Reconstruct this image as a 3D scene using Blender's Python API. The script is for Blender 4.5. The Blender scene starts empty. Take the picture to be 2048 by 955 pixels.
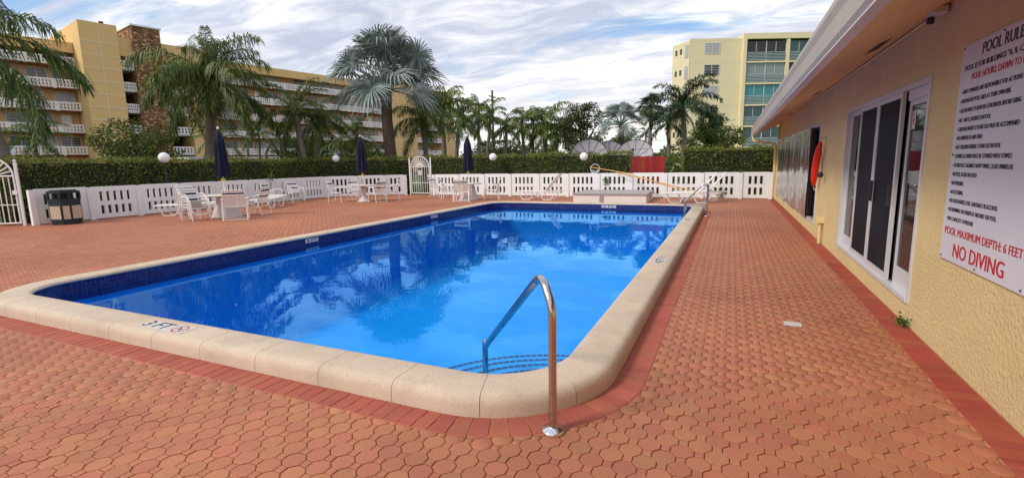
import bpy, math, random
import numpy as np
from mathutils import Matrix, Vector

random.seed(7)
RNG = np.random.default_rng(7)
sc = bpy.context.scene
COL = sc.collection
R = math.radians

# ------------------------------------------------------------------ camera
cam_data = bpy.data.cameras.new("camera")
cam = bpy.data.objects.new("camera", cam_data)
COL.objects.link(cam)
cam_data.sensor_width = 36.0
cam_data.lens = 981.5 / 2048 * 36.0
cam_data.clip_start = 0.05
cam_data.clip_end = 4000
yaw, pitch, roll = R(24.05), R(8.86), R(-1.02)
cf = Vector((-math.sin(yaw) * math.cos(pitch), math.cos(yaw) * math.cos(pitch), -math.sin(pitch)))
cr = Vector((math.cos(yaw), math.sin(yaw), 0))
cu = cr.cross(cf)
r2 = cr * math.cos(roll) + cu * math.sin(roll)
u2 = cu * math.cos(roll) - cr * math.sin(roll)
cam.matrix_world = Matrix(((r2.x, u2.x, -cf.x, 0), (r2.y, u2.y, -cf.y, 0), (r2.z, u2.z, -cf.z, 1.6), (0, 0, 0, 1)))
sc.camera = cam

# ------------------------------------------------------------------ sky, sun, exposure
SUN_AZ, SUN_EL = R(219), R(40)          # azimuth clockwise from +Y
world = bpy.data.worlds.new("World")
sc.world = world
world.use_nodes = True
nt = world.node_tree
for n in list(nt.nodes):
    nt.nodes.remove(n)
N, LK = nt.nodes.new, nt.links.new


def wmath(op, a, b=None, clamp=False):
    n = N('ShaderNodeMath'); n.operation = op; n.use_clamp = clamp
    for i, v in enumerate((a, b)):
        if v is None: continue
        if isinstance(v, (int, float)): n.inputs[i].default_value = v
        else: LK(v, n.inputs[i])
    return n.outputs[0]


def wmix(fac, a, b):
    n = N('ShaderNodeMix'); n.data_type = 'RGBA'
    for s, v in ((n.inputs[0], fac), (n.inputs[6], a), (n.inputs[7], b)):
        if isinstance(v, (int, float)): s.default_value = v
        elif isinstance(v, tuple): s.default_value = (*v, 1)
        else: LK(v, s)
    return n.outputs[2]


sky = N('ShaderNodeTexSky'); sky.sky_type = 'NISHITA'; sky.sun_disc = False
sky.sun_elevation = SUN_EL; sky.sun_rotation = SUN_AZ
sky.air_density = 1.0; sky.dust_density = 0.6; sky.ozone_density = 2.5
tc = N('ShaderNodeTexCoord'); sp = N('ShaderNodeSeparateXYZ'); LK(tc.outputs['Generated'], sp.inputs[0])
zc = wmath('ADD', wmath('MAXIMUM', sp.outputs[2], 0.0), 0.13)
cb = N('ShaderNodeCombineXYZ')
LK(wmath('DIVIDE', sp.outputs[0], zc), cb.inputs[0]); LK(wmath('DIVIDE', sp.outputs[1], zc), cb.inputs[1])
mp = N('ShaderNodeMapping'); LK(cb.outputs[0], mp.inputs[0])
mp.inputs['Rotation'].default_value = (0, 0, R(-38)); mp.inputs['Scale'].default_value = (0.75, 1.7, 1)
mp.inputs['Location'].default_value = (3.1, 1.7, 0)


def wnoise(scale, detail, rough, dist, vec=None):
    n = N('ShaderNodeTexNoise'); n.inputs['Scale'].default_value = scale; n.inputs['Detail'].default_value = detail
    n.inputs['Roughness'].default_value = rough; n.inputs['Distortion'].default_value = dist
    LK(vec or mp.outputs[0], n.inputs['Vector']); return n.outputs[0]


def wramp(v, lo, hi):
    n = N('ShaderNodeMapRange'); n.interpolation_type = 'SMOOTHSTEP'; LK(v, n.inputs[0])
    n.inputs[1].default_value = lo; n.inputs[2].default_value = hi; return n.outputs[0]


cover = wramp(wnoise(0.85, 9, 0.58, 0.5), 0.34, 0.46)
puff = wramp(wnoise(2.6, 10, 0.62, 0.7), 0.36, 0.68)
shade = wramp(wnoise(0.62, 8, 0.55, 0.4), 0.40, 0.62)
cloudc = wmix(puff, wmix(shade, (3.5, 3.75, 4.7), (4.7, 4.9, 5.6)), wmix(shade, (5.5, 5.6, 6.1), (8.6, 8.3, 7.5)))
haze_w = wramp(sp.outputs[2], 0.22, 0.0)
cloudc = wmix(wmath('MULTIPLY', haze_w, 0.5), cloudc, (8.2, 7.8, 6.8))
skyb = wmix(1.0, sky.outputs[0], sky.outputs[0])
skyc = wmix(wmath('MULTIPLY', cover, 0.97), skyb, cloudc)
bg = N('ShaderNodeBackground'); LK(skyc, bg.inputs[0]); bg.inputs[1].default_value = 0.1
wo = N('ShaderNodeOutputWorld'); LK(bg.outputs[0], wo.inputs[0])

sun_d = bpy.data.lights.new("sun", 'SUN'); sun_d.energy = 1.5; sun_d.angle = R(11); sun_d.color = (1.0, 0.93, 0.82)
sun = bpy.data.objects.new("sun", sun_d); COL.objects.link(sun)
to_sun = Vector((math.sin(SUN_AZ) * math.cos(SUN_EL), math.cos(SUN_AZ) * math.cos(SUN_EL), math.sin(SUN_EL)))
sun.rotation_euler = (-to_sun).to_track_quat('-Z', 'Y').to_euler()

vs = sc.view_settings
vs.view_transform = 'Standard'; vs.look = 'None'; vs.gamma = 1.0; vs.use_curve_mapping = False
vs.exposure = 0.74
sc.render.engine = 'CYCLES'
sc.cycles.max_bounces = 8; sc.cycles.transparent_max_bounces = 12
sc.cycles.use_denoising = True
sc.cycles.caustics_reflective = False; sc.cycles.caustics_refractive = False


# ------------------------------------------------------------------ materials
def pm(name, col, rough=0.6, var=0.12, scale=4.0, bump=0.0, bscale=60.0, metal=0.0, spec=0.4, isl=0.0,
       col2=None, trans=0.0, bdist=0.01, wear=0.0, wearcol=(0.1, 0.08, 0.06), wscale=2.0, speck=0.0, tint=False, aniso=None, bdetail=4, ws=False):
    m = bpy.data.materials.new(name); m.use_nodes = True
    t = m.node_tree; nodes, link = t.nodes, t.links.new
    b = nodes['Principled BSDF']; out = nodes['Material Output']
    b.inputs['Roughness'].default_value = rough; b.inputs['Metallic'].default_value = metal
    b.inputs['Specular IOR Level'].default_value = spec
    tco = nodes.new('ShaderNodeTexCoord')
    vec = tco.outputs['Object']
    if ws: vec = nodes.new('ShaderNodeNewGeometry').outputs['Position']
    if aniso:
        mpn = nodes.new('ShaderNodeMapping'); mpn.inputs['Scale'].default_value = aniso
        link(vec, mpn.inputs[0]); vec = mpn.outputs[0]

    def noise(s, d=5, r=0.6):
        n = nodes.new('ShaderNodeTexNoise'); n.inputs['Scale'].default_value = s; n.inputs['Detail'].default_value = d
        n.inputs['Roughness'].default_value = r; link(vec, n.inputs['Vector']); return n.outputs[0]

    def rng(v, a, c, lo, hi):
        n = nodes.new('ShaderNodeMapRange'); link(v, n.inputs[0])
        for i, x in enumerate((a, c, lo, hi)): n.inputs[i + 1].default_value = x
        return n.outputs[0]

    def mx(fac, a, c, blend='MIX'):
        n = nodes.new('ShaderNodeMix'); n.data_type = 'RGBA'; n.blend_type = blend
        for s, v in ((n.inputs[0], fac), (n.inputs[6], a), (n.inputs[7], c)):
            if isinstance(v, (int, float)): s.default_value = v
            elif isinstance(v, tuple): s.default_value = (*v, 1)
            else: link(v, s)
        return n.outputs[2]
    lo = tuple(c * (1 - var) for c in col); hi = tuple(min(1, c * (1 + var)) for c in (col2 or col))
    c = mx(rng(noise(scale), 0.3, 0.7, 0, 1), lo, hi)
    if wear:
        c = mx(rng(noise(wscale, 8, 0.7), 0.52, 0.75, 0, wear), c, wearcol)
    if speck:
        c = mx(rng(noise(speck, 2, 0.5), 0.62, 0.70, 0, 0.75), c, tuple(x * 0.25 for x in col))
    if isl or tint:
        if tint:
            at = nodes.new('ShaderNodeAttribute'); at.attribute_name = 'tint'
            oi = nodes.new('ShaderNodeObjectInfo')
            ad = nodes.new('ShaderNodeMath'); link(at.outputs['Fac'], ad.inputs[0]); link(oi.outputs['Random'], ad.inputs[1])
            fr = nodes.new('ShaderNodeMath'); fr.operation = 'FRACT'; link(ad.outputs[0], fr.inputs[0]); rv = fr.outputs[0]
        else:
            ge = nodes.new('ShaderNodeNewGeometry'); rv = ge.outputs['Random Per Island']
        h = nodes.new('ShaderNodeHueSaturation'); link(c, h.inputs['Color'])
        link(rng(rv, 0, 1, 1 - isl, 1 + isl), h.inputs['Value'])
        wn = nodes.new('ShaderNodeTexWhiteNoise'); wn.noise_dimensions = '1D'; link(rv, wn.inputs['W'])
        link(rng(wn.outputs['Value'], 0, 1, 0.5 - 0.026 * min(1, isl * 4), 0.5 + 0.022 * min(1, isl * 4)), h.inputs['Hue'])
        c = h.outputs[0]
    link(c, b.inputs['Base Color'])
    if bump:
        bn = nodes.new('ShaderNodeBump'); bn.inputs['Strength'].default_value = bump; bn.inputs['Distance'].default_value = bdist
        link(noise(bscale, bdetail, 0.65), bn.inputs['Height']); link(bn.outputs[0], b.inputs['Normal'])
    if trans:
        tr = nodes.new('ShaderNodeBsdfTranslucent'); link(c, tr.inputs['Color'])
        ms = nodes.new('ShaderNodeMixShader'); ms.inputs[0].default_value = trans
        link(b.outputs[0], ms.inputs[1]); link(tr.outputs[0], ms.inputs[2]); link(ms.outputs[0], out.inputs['Surface'])
    return m


M = dict(
    paver=pm('paver', (0.375, 0.128, 0.062), 0.58, 0.12, 0.35, 0.5, 260, isl=0.08, tint=True, col2=(0.455, 0.172, 0.084), spec=0.45, speck=150, bdist=0.003, ws=True, wear=0.55, wearcol=(0.20, 0.075, 0.045), wscale=0.7),
    bed=pm('paver_joint', (0.27, 0.13, 0.08), 0.95, 0.3, 12, 0.6, 200),
    border=pm('border_brick', (0.385, 0.105, 0.066), 0.85, 0.10, 3, 0.5, 220, isl=0.07, tint=True, ws=True, wear=0.4, wearcol=(0.28, 0.09, 0.06), wscale=1.1, speck=190, bdist=0.003),
    border_red=pm('painted_border_brick', (0.33, 0.066, 0.036), 0.8, 0.15, 3, 0.5, 220, isl=0.08, tint=True, ws=True, bdist=0.003, wear=0.6, wearcol=(0.3, 0.13, 0.07), wscale=1.2),
    coping=pm('coping_concrete', (0.59, 0.475, 0.36), 0.85, 0.10, 2, 0.45, 160, wear=0.55, wearcol=(0.38, 0.27, 0.18), wscale=1.6, speck=115, bdist=0.004, ws=True),
    plaster=pm('pool_plaster', (0.0, 0.33, 0.95), 0.6, 0.08, 1.2, spec=0.1),
    grout=pm('tile_grout', (0.16, 0.12, 0.20), 0.8, 0.1, 20),
    tile=pm('navy_tile', (0.012, 0.018, 0.13), 0.15, 0.2, 20, isl=0.35, spec=0.5),
    steptile=pm('step_tile_blue', (0.0, 0.010, 0.16), 0.5, 0.2, 20, isl=0.3, spec=0.1),
    stucco=pm('cream_stucco', (0.74, 0.585, 0.29), 0.85, 0.06, 1.5, 0.8, 30, wear=0.32, wearcol=(0.58, 0.43, 0.2), wscale=0.9, ws=True, bdist=0.03, bdetail=6),
    soffit=pm('soffit_stucco', (0.76, 0.57, 0.32), 0.9, 0.06, 1.2, 0.5, 40, wear=0.35, wearcol=(0.5, 0.3, 0.17), wscale=1.0, bdist=0.012),
    gutter=pm('gutter_metal', (0.52, 0.46, 0.37), 0.55, 0.05, 1, wear=0.3, wearcol=(0.4, 0.36, 0.3), wscale=2.5),
    alu=pm('white_aluminium', (0.60, 0.60, 0.62), 0.35, 0.04, 3, wear=0.25, wearcol=(0.4, 0.38, 0.36), wscale=6),
    darkglass=pm('dark_glass', (0.012, 0.014, 0.018), 0.03, 0.2, 1, spec=0.22),
    screen=pm('dark_screen', (0.012, 0.014, 0.02), 0.6, 0.25, 2, spec=0.08, bump=0.2, bscale=400),
    black=pm('black_rubber', (0.012, 0.012, 0.013), 0.6, 0.2, 8),
    ripplesheet=pm('silvery_sheet', (0.62, 0.60, 0.60), 0.06, 0.1, 2, spec=0.8, metal=0.85, bump=0.4, bscale=5, bdist=0.04, aniso=(1, 1.6, 0.35)),
    steel=pm('stainless', (0.55, 0.5, 0.47), 0.16, 0.1, 12, metal=1.0, wear=0.5, wearcol=(0.25, 0.19, 0.15), wscale=9),
    chrome=pm('chrome', (0.78, 0.78, 0.8), 0.08, 0.05, 10, metal=1.0),
    sign=pm('sign_panel', (0.62, 0.62, 0.68), 0.35, 0.05, 1.2, wear=0.1, wearcol=(0.5, 0.47, 0.48)),
    ink=pm('black_ink', (0.012, 0.012, 0.014), 0.5, 0.1),
    redink=pm('red_ink', (0.50, 0.012, 0.02), 0.5, 0.1),
    fence=pm('white_precast', (0.80, 0.81, 0.83), 0.7, 0.05, 2, 0.3, 60, wear=0.22, wearcol=(0.5, 0.46, 0.42), wscale=1.6, bdist=0.004),
    whitemetal=pm('white_paint', (0.82, 0.81, 0.80), 0.4, 0.04, 8, wear=0.18, wearcol=(0.5, 0.42, 0.35), wscale=12),
    strap=pm('white_strap', (0.80, 0.77, 0.74), 0.5, 0.05, 12),
    navystrap=pm('navy_strap', (0.02, 0.022, 0.06), 0.5, 0.2, 12),
    navy=pm('navy_canvas', (0.005, 0.007, 0.032), 0.85, 0.3, 6, 0.4, 200, bdist=0.003),
    yellow=pm('yellow_knob', (0.75, 0.5, 0.06), 0.5, 0.1),
    table=pm('table_top', (0.66, 0.62, 0.57), 0.5, 0.06, 5, 0.2, 80),
    pedestal=pm('pedestal', (0.62, 0.58, 0.57), 0.7, 0.08, 5),
    bin=pm('bin_plastic', (0.012, 0.022, 0.03), 0.5, 0.25, 5),
    aggregate=pm('pebble_aggregate', (0.55, 0.45, 0.34), 0.9, 0.25, 45, 1.0, 70, speck=60, bdist=0.01),
    globe=pm('globe_acrylic', (0.84, 0.84, 0.86), 0.25, 0.02, 2),
    wood=pm('bamboo_pole', (0.62, 0.34, 0.12), 0.5, 0.2, 10),
    conc=pm('pump_box_stucco', (0.76, 0.72, 0.70), 0.85, 0.06, 2, 0.4, 50, wear=0.3, wearcol=(0.5, 0.42, 0.36), wscale=2),
    lid=pm('weathered_lid', (0.36, 0.33, 0.32), 0.8, 0.18, 4, 0.3, 40, aniso=(1, 6, 1)),
    redtube=pm('rescue_foam', (0.80, 0.03, 0.012), 0.35, 0.08, 6),
    rope=pm('rope', (0.7, 0.62, 0.5), 0.9, 0.1, 40),
    redboard=pm('red_board', (0.30, 0.018, 0.016), 0.75, 0.2, 3, isl=0.15, tint=True, aniso=(4, 4, 0.6)),
    hedge=pm('hedge_leaf', (0.105, 0.155, 0.024), 0.55, 0.4, 1.3, isl=0.5, col2=(0.17, 0.19, 0.03), trans=0.22, wear=0.5, wearcol=(0.15, 0.10, 0.03), wscale=1.6),
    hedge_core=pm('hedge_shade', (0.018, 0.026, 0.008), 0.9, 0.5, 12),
    twig=pm('twig', (0.12, 0.08, 0.05), 0.9, 0.3, 6, 0.5, 30),
    queen=pm('queen_frond', (0.085, 0.14, 0.035), 0.5, 0.35, 1.2, isl=0.5, col2=(0.15, 0.20, 0.045), trans=0.32),
    royal=pm('royal_frond', (0.030, 0.062, 0.022), 0.5, 0.35, 1.2, isl=0.4, trans=0.15),
    lightpalm=pm('light_frond', (0.12, 0.20, 0.035), 0.5, 0.35, 1.2, isl=0.4, trans=0.3),
    bismarck=pm('silver_fan', (0.19, 0.24, 0.22), 0.5, 0.25, 1.5, isl=0.45, col2=(0.27, 0.32, 0.30), trans=0.12),
    sabal=pm('sabal_fan', (0.055, 0.095, 0.03), 0.5, 0.35, 1.2, isl=0.4, trans=0.15),
    deadfrond=pm('dead_frond', (0.22, 0.15, 0.08), 0.8, 0.3, 2, isl=0.4),
    rachis=pm('rachis', (0.20, 0.23, 0.09), 0.6, 0.2, 6),
    trunk=pm('palm_trunk', (0.20, 0.165, 0.14), 0.95, 0.25, 3, 0.9, 9, aniso=(0.5, 0.5, 5), bdist=0.03),
    trunk_dark=pm('bismarck_trunk', (0.10, 0.065, 0.05), 0.95, 0.35, 3, 1.0, 8, aniso=(1, 1, 2), bdist=0.06),
    leaf=pm('tree_leaf', (0.055, 0.095, 0.022), 0.55, 0.4, 1.0, isl=0.5, col2=(0.10, 0.14, 0.03), trans=0.2),
    leaf_light=pm('bush_leaf', (0.075, 0.14, 0.025), 0.5, 0.4, 1.0, isl=0.5, col2=(0.16, 0.20, 0.04), trans=0.22),
    leaf_olive=pm('olive_leaf', (0.09, 0.085, 0.025), 0.6, 0.4, 1.0, isl=0.5, col2=(0.05, 0.08, 0.025), trans=0.15),
    flower=pm('red_flower', (0.7, 0.05, 0.02), 0.6, 0.2),
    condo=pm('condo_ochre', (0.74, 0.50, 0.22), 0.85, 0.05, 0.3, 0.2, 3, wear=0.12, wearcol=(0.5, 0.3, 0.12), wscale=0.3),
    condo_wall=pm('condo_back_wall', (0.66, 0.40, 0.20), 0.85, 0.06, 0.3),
    condo_trim=pm('score_line', (0.76, 0.66, 0.46), 0.8, 0.04),
    slab=pm('slab_edge', (0.36, 0.115, 0.05), 0.8, 0.1, 1),
    rail=pm('balcony_white', (0.80, 0.78, 0.77), 0.7, 0.03, 1),
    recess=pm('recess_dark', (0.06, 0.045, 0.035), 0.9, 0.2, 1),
    window=pm('condo_glass', (0.05, 0.06, 0.065), 0.08, 0.3, 0.6, spec=0.6),
    blind=pm('window_blind', (0.42, 0.43, 0.45), 0.5, 0.15, 0.5, spec=0.5),
    frame=pm('window_frame', (0.62, 0.60, 0.58), 0.5, 0.05),
    tower=pm('pale_yellow_stucco', (0.76, 0.665, 0.43), 0.85, 0.04, 0.3, 0.2, 3),
    teal=pm('teal_glass', (0.02, 0.22, 0.25), 0.12, 0.15, 0.3, spec=0.6),
    darkteal=pm('dark_teal_glass', (0.015, 0.075, 0.08), 0.1, 0.2, 0.3, spec=0.6),
    greyglass=pm('grey_glass', (0.23, 0.27, 0.29), 0.1, 0.15, 0.3, spec=0.6),
    blackglass=pm('black_glass', (0.012, 0.012, 0.014), 0.15, 0.2, 0.3, spec=0.5),
    louvre=pm('louvre', (0.36, 0.46, 0.47), 0.5, 0.1, 0.5),
    grass=pm('grass', (0.07, 0.12, 0.025), 0.9, 0.4, 0.4, 0.6, 30),
    asphalt=pm('asphalt', (0.06, 0.06, 0.06), 0.9, 0.2, 1, 0.4, 60),
    dish=pm('dish_mesh', (0.42, 0.39, 0.44), 0.6, 0.1, 3),
    darkmetal=pm('dark_metal', (0.03, 0.03, 0.035), 0.6, 0.2, 4),
    polewood=pm('utility_pole', (0.13, 0.10, 0.08), 0.9, 0.2, 2),
    roof=pm('roof_tile', (0.5, 0.47, 0.43), 0.85, 0.1, 3),
    cream=pm('cream_paint', (0.72, 0.56, 0.28), 0.6, 0.06, 4),
    plate=pm('white_plate', (0.58, 0.55, 0.52), 0.5, 0.08, 20),
    weed=pm('weed_leaf', (0.09, 0.17, 0.03), 0.6, 0.3, 10, isl=0.4, trans=0.2),
)


def stone_material():
    m = bpy.data.materials.new('rubble_stone'); m.use_nodes = True
    t = m.node_tree; b = t.nodes['Principled BSDF']; b.inputs['Roughness'].default_value = 0.9
    tcn = t.nodes.new('ShaderNodeTexCoord'); v = t.nodes.new('ShaderNodeTexVoronoi'); v.inputs['Scale'].default_value = 2.2
    mpn = t.nodes.new('ShaderNodeMapping'); mpn.inputs['Scale'].default_value = (1, 1, 1.7)
    t.links.new(tcn.outputs['Object'], mpn.inputs[0]); t.links.new(mpn.outputs[0], v.inputs['Vector'])
    e = t.nodes.new('ShaderNodeTexVoronoi'); e.feature = 'DISTANCE_TO_EDGE'; e.inputs['Scale'].default_value = 2.2
    t.links.new(mpn.outputs[0], e.inputs['Vector'])
    r = t.nodes.new('ShaderNodeValToRGB'); t.links.new(v.outputs['Color'], r.inputs[0])
    r.color_ramp.elements[0].color = (0.20, 0.10, 0.045, 1); r.color_ramp.elements[1].color = (0.62, 0.36, 0.16, 1)
    r.color_ramp.elements[0].position = 0.2; r.color_ramp.elements[1].position = 0.8
    t.links.new(r.outputs[0], b.inputs['Base Color'])
    mr = t.nodes.new('ShaderNodeMapRange'); mr.inputs[2].default_value = 0.18; t.links.new(e.outputs['Distance'], mr.inputs[0])
    bp = t.nodes.new('ShaderNodeBump'); bp.inputs['Strength'].default_value = 1.0; bp.inputs['Distance'].default_value = 0.25
    t.links.new(mr.outputs[0], bp.inputs['Height']); t.links.new(bp.outputs[0], b.inputs['Normal'])
    return m


M['rubble'] = stone_material()


def water_material():
    m = bpy.data.materials.new('pool_water'); m.use_nodes = True
    t = m.node_tree; nodes, link = t.nodes, t.links.new
    nodes.remove(nodes['Principled BSDF']); out = nodes['Material Output']
    tcn = nodes.new('ShaderNodeTexCoord')
    n = nodes.new('ShaderNodeTexNoise'); n.inputs['Scale'].default_value = 2.2; n.inputs['Detail'].default_value = 3; n.inputs['Roughness'].default_value = 0.45
    link(tcn.outputs['Object'], n.inputs['Vector'])
    bp = nodes.new('ShaderNodeBump'); bp.inputs['Strength'].default_value = 0.35; bp.inputs['Distance'].default_value = 0.006
    link(n.outputs[0], bp.inputs['Height'])
    lw = nodes.new('ShaderNodeLayerWeight'); lw.inputs['Blend'].default_value = 0.5; link(bp.outputs[0], lw.inputs['Normal'])
    pw_ = nodes.new('ShaderNodeMath'); pw_.operation = 'POWER'; link(lw.outputs['Facing'], pw_.inputs[0]); pw_.inputs[1].default_value = 3.7
    fr = nodes.new('ShaderNodeMath'); fr.operation = 'MULTIPLY_ADD'; link(pw_.outputs[0], fr.inputs[0]); fr.inputs[1].default_value = 0.95; fr.inputs[2].default_value = 0.035
    tr = nodes.new('ShaderNodeBsdfTransparent'); tr.inputs[0].default_value = (0.78, 0.96, 1.0, 1)
    gl = nodes.new('ShaderNodeBsdfGlossy'); gl.inputs['Roughness'].default_value = 0.015
    gl.inputs['Color'].default_value = (0.26, 0.66, 1.0, 1); link(bp.outputs[0], gl.inputs['Normal'])
    ms = nodes.new('ShaderNodeMixShader'); link(fr.outputs[0], ms.inputs[0]); link(tr.outputs[0], ms.inputs[1]); link(gl.outputs[0], ms.inputs[2])
    link(ms.outputs[0], out.inputs['Surface'])
    return m


M['water'] = water_material()


# ------------------------------------------------------------------ mesh helpers
class MB:
    def __init__(s): s.v = []; s.f = []; s.tints = None

    def add(s, vs_, fs, mat=None):
        o = len(s.v)
        if mat is not None: vs_ = [mat @ Vector(p) for p in vs_]
        s.v += [tuple(p) for p in vs_]; s.f += [tuple(i + o for i in q) for q in fs]; return s

    def box(s, x0, x1, y0, y1, z0, z1, mat=None):
        vs_ = [(x, y, z) for z in (z0, z1) for y in (y0, y1) for x in (x0, x1)]
        return s.add(vs_, [(0, 2, 3, 1), (4, 5, 7, 6), (0, 1, 5, 4), (2, 6, 7, 3), (0, 4, 6, 2), (1, 3, 7, 5)], mat)

    def cbox(s, c, d, mat=None):
        return s.box(c[0] - d[0] / 2, c[0] + d[0] / 2, c[1] - d[1] / 2, c[1] + d[1] / 2, c[2] - d[2] / 2, c[2] + d[2] / 2, mat)

    def prism(s, poly, z0, z1, mat=None):
        n = len(poly); vs_ = [(x, y, z0) for x, y in poly] + [(x, y, z1) for x, y in poly]
        fs = [tuple(range(n))[::-1], tuple(range(n, 2 * n))] + [(i, (i + 1) % n, n + (i + 1) % n, n + i) for i in range(n)]
        return s.add(vs_, fs, mat)

    def tube(s, path, r, n=8, closed=False, mat=None):
        P = [Vector(p) for p in path]; k = len(P); rr = r if isinstance(r, (list, tuple)) else [r] * k
        vs_, fs = [], []; prev = None
        for i in range(k):
            a = P[(i - 1) % k] if (i or closed) else P[0]; b = P[(i + 1) % k] if (i < k - 1 or closed) else P[-1]
            t = (b - a).normalized()
            if prev is None:
                ref = Vector((0, 0, 1)) if abs(t.z) < 0.9 else Vector((1, 0, 0)); u = t.cross(ref).normalized()
            else:
                u = (prev - t * prev.dot(t)).normalized()
            prev = u; w = t.cross(u)
            for j in range(n):
                an = 2 * math.pi * j / n; vs_.append(P[i] + (u * math.cos(an) + w * math.sin(an)) * rr[i])
        for i in range(k if closed else k - 1):
            for j in range(n):
                a, b = i * n + j, i * n + (j + 1) % n; c, d = ((i + 1) % k) * n + (j + 1) % n, ((i + 1) % k) * n + j
                fs.append((a, b, c, d))
        if not closed: fs += [tuple(range(n))[::-1], tuple(range((k - 1) * n, k * n))]
        return s.add(vs_, fs, mat)

    def lathe(s, prof, n=16, mat=None):
        vs_ = [(r * math.cos(2 * math.pi * j / n), r * math.sin(2 * math.pi * j / n), z) for r, z in prof for j in range(n)]
        fs = [(i * n + j, i * n + (j + 1) % n, (i + 1) * n + (j + 1) % n, (i + 1) * n + j) for i in range(len(prof) - 1) for j in range(n)]
        fs += [tuple(range(n))[::-1], tuple(range((len(prof) - 1) * n, len(prof) * n))]
        return s.add(vs_, fs, mat)

    def mesh(s, name, m, smooth=False):
        me = bpy.data.meshes.new(name); me.from_pydata(s.v, [], s.f); me.materials.append(M[m])
        if smooth:
            me.polygons.foreach_set('use_smooth', [True] * len(me.polygons))
            try: me.set_sharp_from_angle(angle=R(50))
            except Exception: pass
        me.update(); return me

    def build(s, name, m, parent=None, smooth=False):
        return link_obj(name, s.mesh(name, m, smooth), parent)


def link_obj(name, me, parent=None, loc=None, rotz=None, mat=None):
    o = bpy.data.objects.new(name, me); COL.objects.link(o)
    if parent is not None: o.parent = parent
    if loc is not None: o.location = loc
    if rotz is not None: o.rotation_euler = (0, 0, rotz)
    if mat is not None: o.matrix_local = mat
    return o


def thing(name, label, cat, loc=(0, 0, 0), rotz=0.0, group=None):
    o = bpy.data.objects.new(name, None); COL.objects.link(o); o.location = loc; o.rotation_euler = (0, 0, rotz)
    o.empty_display_size = 0.2
    return tag(o, label, cat, group)


def tag(o, label, cat, group=None):
    o['label'] = label; o['category'] = cat
    if group: o['group'] = group
    return o


def struct(o, label=None, kind='structure'):
    o['kind'] = kind
    if label: o['label'] = label
    return o


def dup(root, loc, rotz, label, scale=None):
    r = root.copy(); COL.objects.link(r); r.location = loc; r.rotation_euler = (0, 0, rotz); r['label'] = label
    if scale: r.scale = (scale,) * 3
    for ch in list(root.children):
        c = ch.copy(); COL.objects.link(c); c.parent = r
        for g in ch.children:
            d = g.copy(); COL.objects.link(d); d.parent = c
    return r


def np_mesh(name, V, F, m, smooth=False):
    """V (n,3), F (k,4|3) arrays"""
    me = bpy.data.meshes.new(name); V = np.asarray(V, np.float32); F = np.asarray(F, np.int32)
    me.vertices.add(len(V)); me.vertices.foreach_set('co', V.ravel())
    k = F.shape[1]; me.loops.add(F.size); me.loops.foreach_set('vertex_index', F.ravel())
    me.polygons.add(len(F)); me.polygons.foreach_set('loop_start', np.arange(0, F.size, k, dtype=np.int32))
    try: me.polygons.foreach_set('loop_total', np.full(len(F), k, np.int32))
    except Exception: pass
    if smooth: me.polygons.foreach_set('use_smooth', np.ones(len(F), bool))
    me.materials.append(M[m]); me.update(calc_edges=True); me.validate(); return me


def text_mesh(name, s, m, width=None, height=None, mat=None, parent=None, lift=0.002, bold=False):
    """flat lettering; cap height and width in metres; left end at the local origin"""
    cu_ = bpy.data.curves.new(name, 'FONT'); cu_.body = s; cu_.size = 1.0; cu_.resolution_u = 3; cu_.extrude = 0.01
    to = bpy.data.objects.new(name, cu_); COL.objects.link(to)
    dg = bpy.context.evaluated_depsgraph_get(); me = bpy.data.meshes.new_from_object(to.evaluated_get(dg))
    bpy.data.objects.remove(to); bpy.data.curves.remove(cu_)
    co = np.empty(len(me.vertices) * 3, np.float32); me.vertices.foreach_get('co', co); co = co.reshape(-1, 3)
    x0, x1 = co[:, 0].min(), co[:, 0].max(); hy = 0.70
    sx = width / (x1 - x0) if width else height / hy; sy = height / hy
    co[:, 0] = (co[:, 0] - x0) * sx; co[:, 1] *= sy; co[:, 2] = co[:, 2] * 0.05 + lift
    me.vertices.foreach_set('co', co.ravel())
    if bold:
        nv = len(co); fs = [tuple(p.vertices) for p in me.polygons]; V2 = np.concatenate([co, co + np.array([0.07 * height, 0, 0.0002], np.float32)])
        me = bpy.data.meshes.new(name); me.from_pydata(V2.tolist(), [], fs + [tuple(i + nv for i in f) for f in fs])
    me.materials.clear(); me.materials.append(M[m]); me.update()
    return link_obj(name, me, parent, mat=mat)


def arc_pts(c, r, a0, a1, n):
    return [(c[0] + r * math.cos(a0 + (a1 - a0) * i / n), c[1] + r * math.sin(a0 + (a1 - a0) * i / n)) for i in range(n + 1)]


# ------------------------------------------------------------------ ground, pool, deck
PX0, PX1, PY0, PY1, PR = -8.43, -0.71, 2.52, 17.05, 0.95       # outer foot of the coping
def loop_point(d, u):
    """point at arc length d round the coping's outer edge (from near left, anticlockwise seen from above), u metres inward"""
    w, l, q = PX1 - PX0 - 2 * PR, PY1 - PY0 - 2 * PR, PR * math.pi / 2
    d %= 2 * (w + l) + 4 * q
    for i, (ln, x, y, dx, dy) in enumerate(((w, PX0 + PR, PY0, 1, 0), (l, PX1, PY0 + PR, 0, 1), (w, PX1 - PR, PY1, -1, 0), (l, PX0, PY1 - PR, 0, -1))):
        if d <= ln: return (x + dx * d - dy * u, y + dy * d + dx * u)
        d -= ln
        if d <= q:
            cx, cy = x + dx * ln - dy * PR, y + dy * ln + dx * PR; a = math.atan2(-dx, dy) + d / PR
            return (cx + (PR - u) * math.cos(a), cy + (PR - u) * math.sin(a))
        d -= q
    return (PX0 + PR, PY0)


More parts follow.
